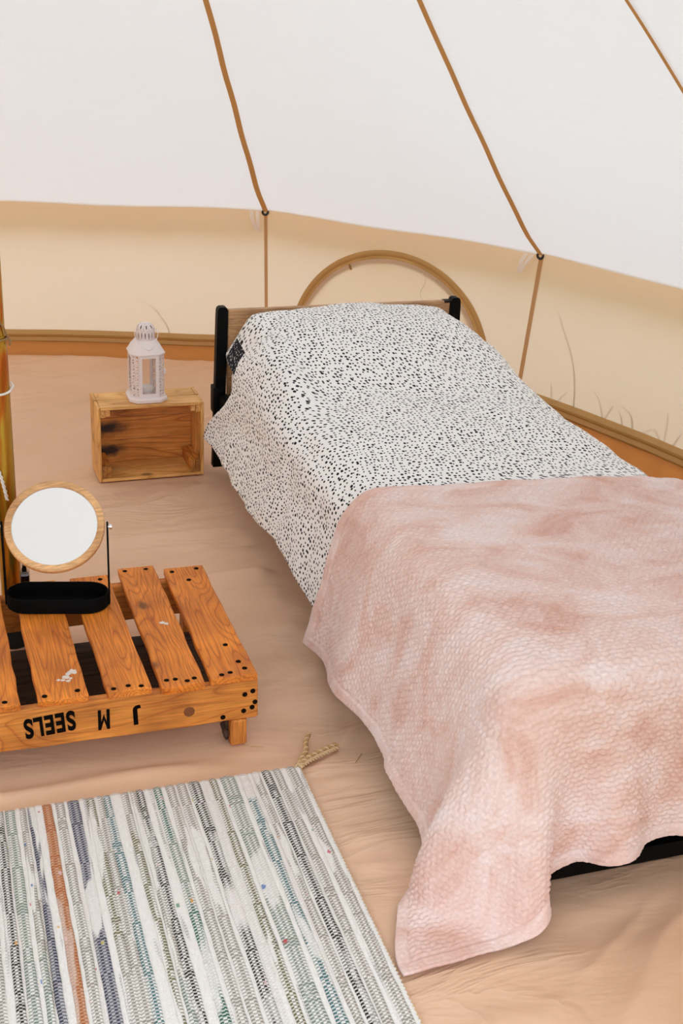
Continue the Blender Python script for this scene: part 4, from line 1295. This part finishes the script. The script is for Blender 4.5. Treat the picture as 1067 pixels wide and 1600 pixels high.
# ------------------------------------------------------------------ blanket: a cloth let fall over the foot of the bed
def drape(nu, nv, x0, x1, y_head, y_foot, steps=230, iters=14):
    dx = (x1 - x0) / (nu - 1); dy = (y_head - y_foot) / (nv - 1)
    xs = np.linspace(x0, x1, nu); yv = np.linspace(y_head, y_foot, nv)
    P = np.zeros((nu, nv, 3)); P[:, :, 0] = xs[:, None]; P[:, :, 1] = yv[None, :]; P[:, :, 2] = .475
    # the throw lies a little askew: its head edge runs slantwise over the bed
    sk = (xs - xs[0]) / (xs[-1] - xs[0]); tv = np.linspace(0, 1, nv)
    P[:, :, 1] += (.015 - .09 * sstep(.20, .42, sk) - .12 * sk)[:, None] * (1 - tv[None, :]) - (.05 * sk + .035 * sstep(.18, .4, sk))[:, None] * tv[None, :]
    R = np.random.RandomState(3)
    P[:, :, 2] += R.uniform(0, .002, (nu, nv))
    Vel = np.zeros_like(P)
    pin = np.zeros((nu, nv), bool)
    lo = np.array([.905, 1.648, -.2]); hi = np.array([1.712, 4.2, BT]); rad = .055
    c = (lo + hi) / 2; hb_ = (hi - lo) / 2 - rad
    def collide(Q, Pold):
        sh = np.zeros_like(Q)
        zz = np.clip(BT - Q[:, :, 2], 0, .5)
        leftw = sstep(1.3, 1.0, Q[:, :, 0]); footw = sstep(2.0, 1.75, Q[:, :, 1])
        bul = .0
        for (yc, am, sg) in BULGE: bul = bul + am * np.exp(-((Q[:, :, 1] - yc) / sg) ** 2)
        fb_ = .0
        for (xc, am, sg) in FBULGE: fb_ = fb_ + am * np.exp(-((Q[:, :, 0] - xc) / sg) ** 2)
        sh[:, :, 0] = leftw * zz * (.16 + bul / .32)
        sh[:, :, 1] = footw * zz * (.07 + fb_ / .32)
        q0 = Q + sh - c
        # crown of the bed top
        crown = .02 * np.clip(1 - ((Q[:, :, 0] - 1.3) / .4) ** 2, 0, 1) * sstep(1.66, 1.9, Q[:, :, 1])
        q0[:, :, 2] -= crown
        q = np.abs(q0) - hb_
        qp = np.maximum(q, 0); ln = np.linalg.norm(qp, axis=2)
        inner = np.minimum(q.max(2), 0)
        d = ln + inner - rad
        sgn = np.sign(q0); 
        n = np.where((ln > 1e-9)[:, :, None], sgn * qp / (ln[:, :, None] + 1e-12), 0)
        am = q.argmax(2)
        for k in range(3):
            m = (ln <= 1e-9) & (am == k); n[m, k] = sgn[m, k]
        hit = d < 0
        Q = Q - n * (np.minimum(d, 0))[:, :, None]
        # friction
        mv = Q - Pold; tn = mv - n * (mv * n).sum(2, keepdims=True)
        top = (n[:, :, 2] > .6)
        fr_ = np.where(hit, np.where(top, .85, .35), 0)
        Q = Q - tn * fr_[:, :, None]
        g_ = Q[:, :, 2] < .006
        Q[:, :, 2] = np.maximum(Q[:, :, 2], .006)
        Q[:, :, :2] -= np.where(g_, .6, 0)[:, :, None] * (Q - Pold)[:, :, :2]
        return Q
    def con(Q, A, B, L, k):
        a = Q[A]; b = Q[B]; d = b - a; l = np.linalg.norm(d, axis=2, keepdims=True)
        cor = d * ((l - L) / (l + 1e-9) * .5 * k)
        Q[A] += cor; Q[B] -= cor
    sl = slice
    cons = []
    for o_ in (0, 1):
        na = (nu - o_) // 2 * 2
        cons.append(((sl(o_, o_ + na, 2), sl(None)), (sl(o_ + 1, o_ + na, 2), sl(None)), dx, 1.0))
        nb = (nv - o_) // 2 * 2
        cons.append(((sl(None), sl(o_, o_ + nb, 2)), (sl(None), sl(o_ + 1, o_ + nb, 2)), dy, 1.0))
    dd = math.hypot(dx, dy)
    for o_ in (0, 1):
        for p_ in (0, 1):
            na = (nu - o_) // 2 * 2; nb = (nv - p_) // 2 * 2
            a0 = sl(o_, o_ + na, 2); a1_ = sl(o_ + 1, o_ + na, 2); b0 = sl(p_, p_ + nb, 2); b1 = sl(p_ + 1, p_ + nb, 2)
            cons.append(((a0, b0), (a1_, b1), dd, .35)); cons.append(((a1_, b0), (a0, b1), dd, .35))
    bend = []
    for st in (4,):
        for o_ in range(0, 2 * st, 1):
            ia = np.arange(o_, nu - st, 2 * st)
            if len(ia): bend.append(((ia, sl(None)), (ia + st, sl(None)), dx * st, .10))
            ja = np.arange(o_, nv - st, 2 * st)
            if len(ja): bend.append(((sl(None), ja), (sl(None), ja + st), dy * st, .10))
    F0 = P.copy(); F0[:, :, 2] = 0
    RC = [(A, B, np.linalg.norm(F0[A] - F0[B], axis=2, keepdims=True), k) for A, B, L, k in cons]
    RBn = [(A, B, np.linalg.norm(F0[A] - F0[B], axis=2, keepdims=True), k) for A, B, L, k in bend]
    dt = 1 / 60.
    for step in range(steps):
        Pold = P.copy()
        Vel[:, :, 2] -= 9.8 * dt
        Vel *= .97
        P = P + Vel * dt
        for it in range(iters):
            for A, B, L, k in RC: con(P, A, B, L, k)
            if it % 3 == 0:
                for A, B, L, k in RBn: con(P, A, B, L, k)
            if it % 4 == 3: P = collide(P, Pold)
        P = collide(P, Pold)
        Vel = (P - Pold) / dt
        vm = np.linalg.norm(Vel, axis=2, keepdims=True); Vel *= np.minimum(1, 2.0 / (vm + 1e-9))
    return P
BT = .452
BULGE = [(2.53, .020, .05), (2.28, .030, .09), (1.95, .012, .09), (1.64, .05, .07)]
FBULGE = [(.90, .03, .06), (1.32, .006, .07)]
BX_, BW_, BYH, BYF = .585, 1.28, 2.55, 1.425
BP = drape(64, 56, BX_, BX_ + BW_, BYH, BYF)

def upsample(P, mu, mv_):
    def up1(A, m):
        n = A.shape[0]; t = np.linspace(0, n - 1, m); i = np.clip(t.astype(int), 0, n - 2); f = (t - i)[:, None, None]
        Ae = np.concatenate([2 * A[:1] - A[1:2], A, 2 * A[-1:] - A[-2:-1]], 0); i = i + 1
        a, b, c, d = Ae[i - 1], Ae[i], Ae[i + 1], Ae[i + 2]
        return .5 * (2 * b + (c - a) * f + (2 * a - 5 * b + 4 * c - d) * f ** 2 + (3 * b - a - 3 * c + d) * f ** 3)
    Q = up1(P, mu); return np.swapaxes(up1(np.swapaxes(Q, 0, 1), mv_), 0, 1)
def smooth_grid(P, n):
    for _ in range(n):
        Q = P.copy()
        Q[1:-1] = .5 * P[1:-1] + .25 * (P[:-2] + P[2:]); P = Q.copy()
        Q[:, 1:-1] = .5 * P[:, 1:-1] + .25 * (P[:, :-2] + P[:, 2:]); P = Q
    return P
BP = smooth_grid(BP, 2)
_a = np.linspace(0, BW_, BP.shape[0])[:, None]; _b = np.linspace(0, BYH - BYF, BP.shape[1])[None, :]
tipw = np.exp(-(np.hypot(_a, (BYH - BYF) - _b) / .12) ** 2)         # the corner on the floor is swept towards the rug
BP[:, :, 0] -= .045 * tipw
BP[:, :, 0] += .028 * np.exp(-(np.hypot(_a, (BYH - BYF) - .17 - _b) / .09) ** 2)
MU, MV = 600, 530
B3 = upsample(BP, MU, MV)
bw, bl_ = BW_, BYH - BYF
a_ = np.linspace(0, bw, MU)[:, None] + 0 * np.zeros((1, MV)); b_ = np.linspace(0, bl_, MV)[None, :] + np.zeros((MU, 1))
d1 = np.gradient(B3, axis=0); d2 = np.gradient(B3, axis=1); nb_ = np.cross(d1, d2); nb_ /= np.linalg.norm(nb_, axis=2, keepdims=True) + 1e-9
if nb_[200, 100, 2] < 0: nb_ = -nb_
# plush popcorn knit: staggered bumps in rows
pa, pb = .0150, .0100
aa = a_ + .003 * noise2(a_ * 22, b_ * 22, 61); bb2 = b_ + .0020 * noise2(a_ * 25, b_ * 25, 62)
bb2 = bb2 + .0016 * np.sin(2 * PI * aa / (2 * pa))
row = np.floor(bb2 / pb); fx = ((aa / pa + .5 * (row % 2)) % 1) - .5; fy = (bb2 / pb) % 1 - .5
hsh = np.random.RandomState(5).rand(200, 200)
ci = np.floor(aa / pa + .5 * (row % 2)).astype(int) % 200
rr2 = (1 - (fy * 2) ** 2) ** .8 * (.22 + .78 * (1 - np.abs(fx * 2) ** 2.2))
bump = rr2 * (.6 + .5 * hsh[ci, row.astype(int) % 200])
fuzz = noise2(a_ * 190, b_ * 190, 63) + .8 * noise2(a_ * 330, b_ * 330, 64)
edge = np.minimum(np.minimum(a_, bw - a_), np.minimum(b_, bl_ - b_))
hemg = np.exp(-((edge - .024) / .0028) ** 2)
inh = sstep(.026, .020, edge)
disp = .0050 * bump * (1 - .75 * inh) * (.75 + .5 * sstep(-.2, .3, noise2(a_ * 3, b_ * 3, 65))) + .0010 * fuzz - .003 * hemg + .0035 * inh
disp = disp + .004 * noise2(a_ * 5, b_ * 6, 66) + .004
# the hem is slightly ruffled
ruf = sstep(.10, .0, edge)
B3 = B3 + nb_ * (disp + .006 * ruf * noise2(a_ * 16, b_ * 16, 67))[:, :, None]
B3[:, :, 2] = np.maximum(B3[:, :, 2], .004)
# turned-over hem: two extra rings of cloth round the border
B4 = np.pad(B3, ((2, 2), (2, 2), (0, 0)), 'edge'); N4 = np.pad(nb_, ((2, 2), (2, 2), (0, 0)), 'edge'); A4 = np.pad(a_, 2, 'edge'); C4 = np.pad(b_, 2, 'edge')
ring = np.zeros(B4.shape[:2]); ring[:2] = 1; ring[-2:] = 1; ring[:, :2] = 1; ring[:, -2:] = 1
ring[0] = 2; ring[-1] = 2; ring[:, 0] = 2; ring[:, -1] = 2
B4 = B4 - N4 * (np.array([0, .005, .010])[ring.astype(int)])[:, :, None]
cen_i = np.clip(np.arange(MU + 4), 8, MU - 5); cen_j = np.clip(np.arange(MV + 4), 8, MV - 5)
inw = B4[cen_i][:, cen_j] - B4; inw /= np.linalg.norm(inw, axis=2, keepdims=True) + 1e-6
B4 = B4 + inw * (np.array([0, -.001, .008])[ring.astype(int)])[:, :, None]
B4[:, :, 2] = np.maximum(B4[:, :, 2], .003)
blk = mesh_obj('blanket', B4.reshape(-1, 3), grid_faces(MU + 4, MV + 4), M_blanket, None, (1.2, 2.0, .45), uv=np.stack([A4, C4], -1).reshape(-1, 2))
tag(blk, 'pale pink plush throw blanket draped over the foot of the bed', 'blanket')

# ------------------------------------------------------------------ rag rug
RX1, RY1, RY0 = .691, 2.139, 1.02
rug = empty('rag_rug', (.2, 1.6, 0), 'pale striped rag rug with a jute corner tassel in front of the pallet', 'rug')
WHT = np.array((.84, .815, .765)); 
PAL = {'w': (WHT, WHT), 'g': (np.array((.32, .285, .235)), WHT), 'k': (np.array((.022, .017, .014)), WHT), 'n': (np.array((.05, .05, .085)), np.array((.50, .49, .50))), 'gr': (np.array((.20, .25, .20)), WHT),
       't': (np.array((.42, .13, .04)), np.array((.62, .38, .25))), 'e': (np.array((.03, .13, .09)), WHT), 'y': (np.array((.16, .14, .06)), WHT), 'b': (np.array((.04, .10, .32)), WHT), 'p': (np.array((.76, .70, .66)), WHT),
       'c': (np.array((.06, .16, .17)), WHT), 'l': (np.array((.72, .685, .63)), WHT)}
# from the right edge leftwards: (width in mm, colour)
marks = [(12, 19, 'g'), (42, 17, 'g'), (65, 18, 'k'), (86, 14, 'g'), (112, 18, 'c'), (145, 28, 'gr'), (175, 15, 'y'), (213, 21, 'k'), (240, 18, 'g'), (263, 17, 'g'), (288, 17, 'e'), (323, 15, 'k'), (336, 10, 'g'), (353, 13, 'y'), (388, 15, 'c'),
         (405, 14, 'g'), (421, 14, 'y'), (452, 20, 'n'), (478, 16, 'g'), (502, 18, 't'), (531, 13, 'n'), (548, 12, 'g'), (571, 18, 'gr'), (592, 15, 'k'), (622, 18, 'g'), (650, 16, 'e'), (684, 17, 'k'), (712, 18, 'g'), (742, 14, 'n'), (775, 18, 'y'), (805, 16, 'g'), (838, 18, 'k'), (870, 20, 'g'), (905, 16, 'c'), (940, 16, 'g'), (980, 18, 'k'), (1015, 18, 'g')]
seq = []; pos = 0
for cm, wd, ck_ in marks:
    cm += 7
    gap = cm - wd / 2 - pos
    if gap > 3:
        n_ = max(1, int(round(gap / 17.)))
        for q_ in range(n_): seq.append((gap / n_, ['w', 'w', 'l', 'w', 'p'][(len(seq) * 3) % 5]))
        pos += gap
    seq.append((cm + wd / 2 - pos, ck_)); pos = cm + wd / 2
FLECK = [np.array(c) for c in ((.75, .35, .03), (.55, .05, .06), (.05, .16, .45), (.70, .45, .45), (.08, .25, .12), (.6, .5, .1), (.75, .55, .52))]
xr = RX1
for i, (wmm, ck_) in enumerate(seq):
    w = wmm / 1000.
    xl = xr - w
    if xl < -.36: break
    R = np.random.RandomState(200 + i)
    nrow = 460; ncol = 12
    yv = np.linspace(RY1, RY0, nrow)
    y2, q = np.meshgrid(yv, np.linspace(0, 1, ncol), indexing='ij')
    wav = .0028 * noise2(yv * 6, np.full(nrow, i * 3.7), 71) + .0012 * noise2(yv * 25, np.full(nrow, i * 5.1), 72)
    wav2 = .0028 * noise2(yv * 6, np.full(nrow, (i + 1) * 3.7), 71) + .0012 * noise2(yv * 25, np.full(nrow, (i + 1) * 5.1), 72)
    if i == 0: wav = .0015 * np.sin(yv * 2 * PI / .009)
    xx = (xr + wav)[:, None] * (1 - q) + (xl + wav2)[:, None] * q
    lanes = max(2, int(round(wmm / 5.2)))
    lane = np.minimum((q * lanes).astype(int), lanes - 1)
    per = .0074
    ph = (y2 / per + .5 * (lane % 2) + .12 * noise2(y2 * 30, q * 0 + i, 73)) % 1
    dash = ph < .52
    thin = np.sin(PI * np.clip(q, .0, 1)) ** .5
    zz2 = .0042 + .0024 * thin + np.where(dash, .0009, 0) * (q > .05) * (q < .95) + .001 * noise2(y2 * 60, q * 6 + i, 74)
    endf = np.minimum(np.abs(y2 - RY1), np.abs(y2 - RY0))
    zz2 = zz2 * (.45 + .55 * sstep(0, .008, endf))
    mc, lc = PAL[ck_]
    colr = np.where(dash[:, :, None], mc, lc).astype(float)
    # worn strips: the dye comes and goes along the strip
    if ck_ != 'w':
        gone = sstep(.18, .27, noise2(y2 * 4.0 + i * 9.1, q * .6 + i * 2.3, 75) + .25 * noise2(y2 * 16, q * 2 + i, 76)) * (.9 if ck_ in 'kgnyl' else .75)
        if ck_ in ('t', 'k'): gone = gone * .45
        colr = colr * (1 - gone[:, :, None]) + WHT * gone[:, :, None]
    else:
        dk = sstep(.24, .36, noise2(y2 * 7 + i * 5.7, q * 1.5 + i, 77)) * dash
        colr = colr * (1 - .62 * dk[:, :, None]) + np.array((.22, .20, .19)) * (.62 * dk)[:, :, None]
    # next dye in the same strip (a second rag knotted on)
    sw = sstep(.18, .22, noise2(y2 * 2.2 + i * 17.3, 0 * q + i, 79))
    c2 = PAL[['g', 'k', 'y', 'b', 'gr', 'w', 'p'][R.randint(7)]][0]
    if ck_ not in ('w', 't'):
        m = (sw * dash)[:, :, None]; colr = colr * (1 - m) + c2 * m
    # bright flecks of printed cloth
    for _ in range(R.randint(0, 4)):
        yc = R.uniform(RY0, RY1); qc = R.uniform(.15, .85); fl = FLECK[R.randint(len(FLECK))]
        m = np.exp(-((y2 - yc) / R.uniform(.002, .007)) ** 2 - ((q - qc) / .16) ** 2)[:, :, None] > .4
        colr = np.where(m, fl * .8 + .2 * colr, colr)
    colr = colr * (1 + .10 * noise2(y2 * 90, q * 9 + i, 78))[:, :, None]
    colr = np.clip(colr, .01, .95)
    xx = xx + (y2 - RY1) * .021
    top = np.stack([xx, y2 + .0022 * np.sin(i * 2.4) * 0, zz2], -1)
    # round the far end of every strip where the rag turns
    endo = .004 * (1 - (2 * q[0] - 1) ** 2) * (1 if i % 2 else .5)
    top[0, :, 1] += endo; top[1, :, 1] += endo * .6
    o = mesh_obj('woven_strip', top.reshape(-1, 3), grid_faces(nrow, ncol), M_rug, rug, ((xl + xr) / 2, 1.6, .003), col=colr.reshape(-1, 3))
    xr = xl
g = G(); g.box((xr, RY0 + .004, .0008), (RX1 - .004, RY1 - .004, .0034)); g.V = [(v[0] + (v[1] - RY1) * .021, v[1], v[2]) for v in g.V]; g.obj('warp_backing', M_jute2, rug, (.2, 1.6, 0), smooth=False)
# warp loops along the edge
g = G()
for i in range(int((RY1 - RY0) / .0095)):
    y = RY1 - .006 - i * .0095
    g.tube([(RX1 - .004, y + .0022, .005), (RX1 + .0026, y + .001, .004), (RX1 + .0026, y - .001, .004), (RX1 - .004, y - .0022, .005)], .0011, 4, cap=False)
g.V = [(v[0] + (v[1] - RY1) * .021, v[1], v[2]) for v in g.V]
o = g.obj('edge_loops', M_jute2, rug, (RX1, 1.6, 0)); o['kind'] = 'stuff'
# corner tassel: plaited jute that splits in two
def rope(pts, r, tw, mats, parent, name, strands=2, n=60, flat=.0):
    P, _ = catmull(np.array(pts), n)
    for k in range(strands):
        g = G(); q = []
        for i, p in enumerate(P):
            t = (P[min(i + 1, n - 1)] - P[max(i - 1, 0)]); t /= np.linalg.norm(t)
            sd = np.array([-t[1], t[0], 0]); sd /= np.linalg.norm(sd) + 1e-9
            an = i * tw + 2 * PI * k / strands
            q.append(p + sd * (r * math.cos(an)) + np.array([0, 0, r * math.sin(an) + r]))
        g.tube(q, r * .95, 6); g.obj(name, mats[k % len(mats)], parent, tuple(P[0]))
tas = bpy.data.objects.new('tassel', None); link(tas, rug, Matrix.Translation((RX1, RY1, .004)))
tx, ty = RX1 - .004, RY1 - .004
rope([(tx, ty, .004), (.706, 2.162, .004), (.720, 2.183, .004), (.728, 2.212, .004), (.745, 2.244, .003)], .0031, .75, [M_jute, M_jute2], tas, 'cord')
rope([(tx + .004, ty - .001, .003), (.712, 2.155, .003), (.736, 2.168, .003), (.763, 2.180, .003), (.789, 2.190, .002)], .0033, .75, [M_jute2, M_jute], tas, 'cord')
rope([(tx + .005, ty - .004, .003), (.718, 2.148, .003), (.742, 2.160, .003), (.768, 2.171, .003), (.788, 2.180, .002)], .0026, .75, [M_jute2, M_jute2], tas, 'cord')
g = G(); g.tube([(tx - .006, ty - .003, .006), (tx + .001, ty + .001, .0125), (tx + .009, ty - .008, .006)], .0030, 8); g.obj('knot', M_jute2, tas, (tx, ty, .004))

# ------------------------------------------------------------------ bits of straw on the groundsheet
def straw(pts, r, label):
    P, _ = catmull(np.array(pts), 14)
    g = G(); g.tube(P, [r * (.5 + .5 * math.sin(PI * (.15 + .7 * i / 13))) for i in range(14)], 6)
    o = g.obj('straw', M_straw, None, tuple(P[0])); tag(o, label, 'straw')
straw([(.831, 2.147, .004), (.822, 2.136, .0055), (.806, 2.118, .004)], .0012, 'short dry straw lying on the groundsheet between rug tassel and bed')
straw([(.60, 2.238, .004), (.625, 2.226, .005), (.64, 2.222, .004)], .0009, 'thin dry straw lying at the foot block of the pallet')
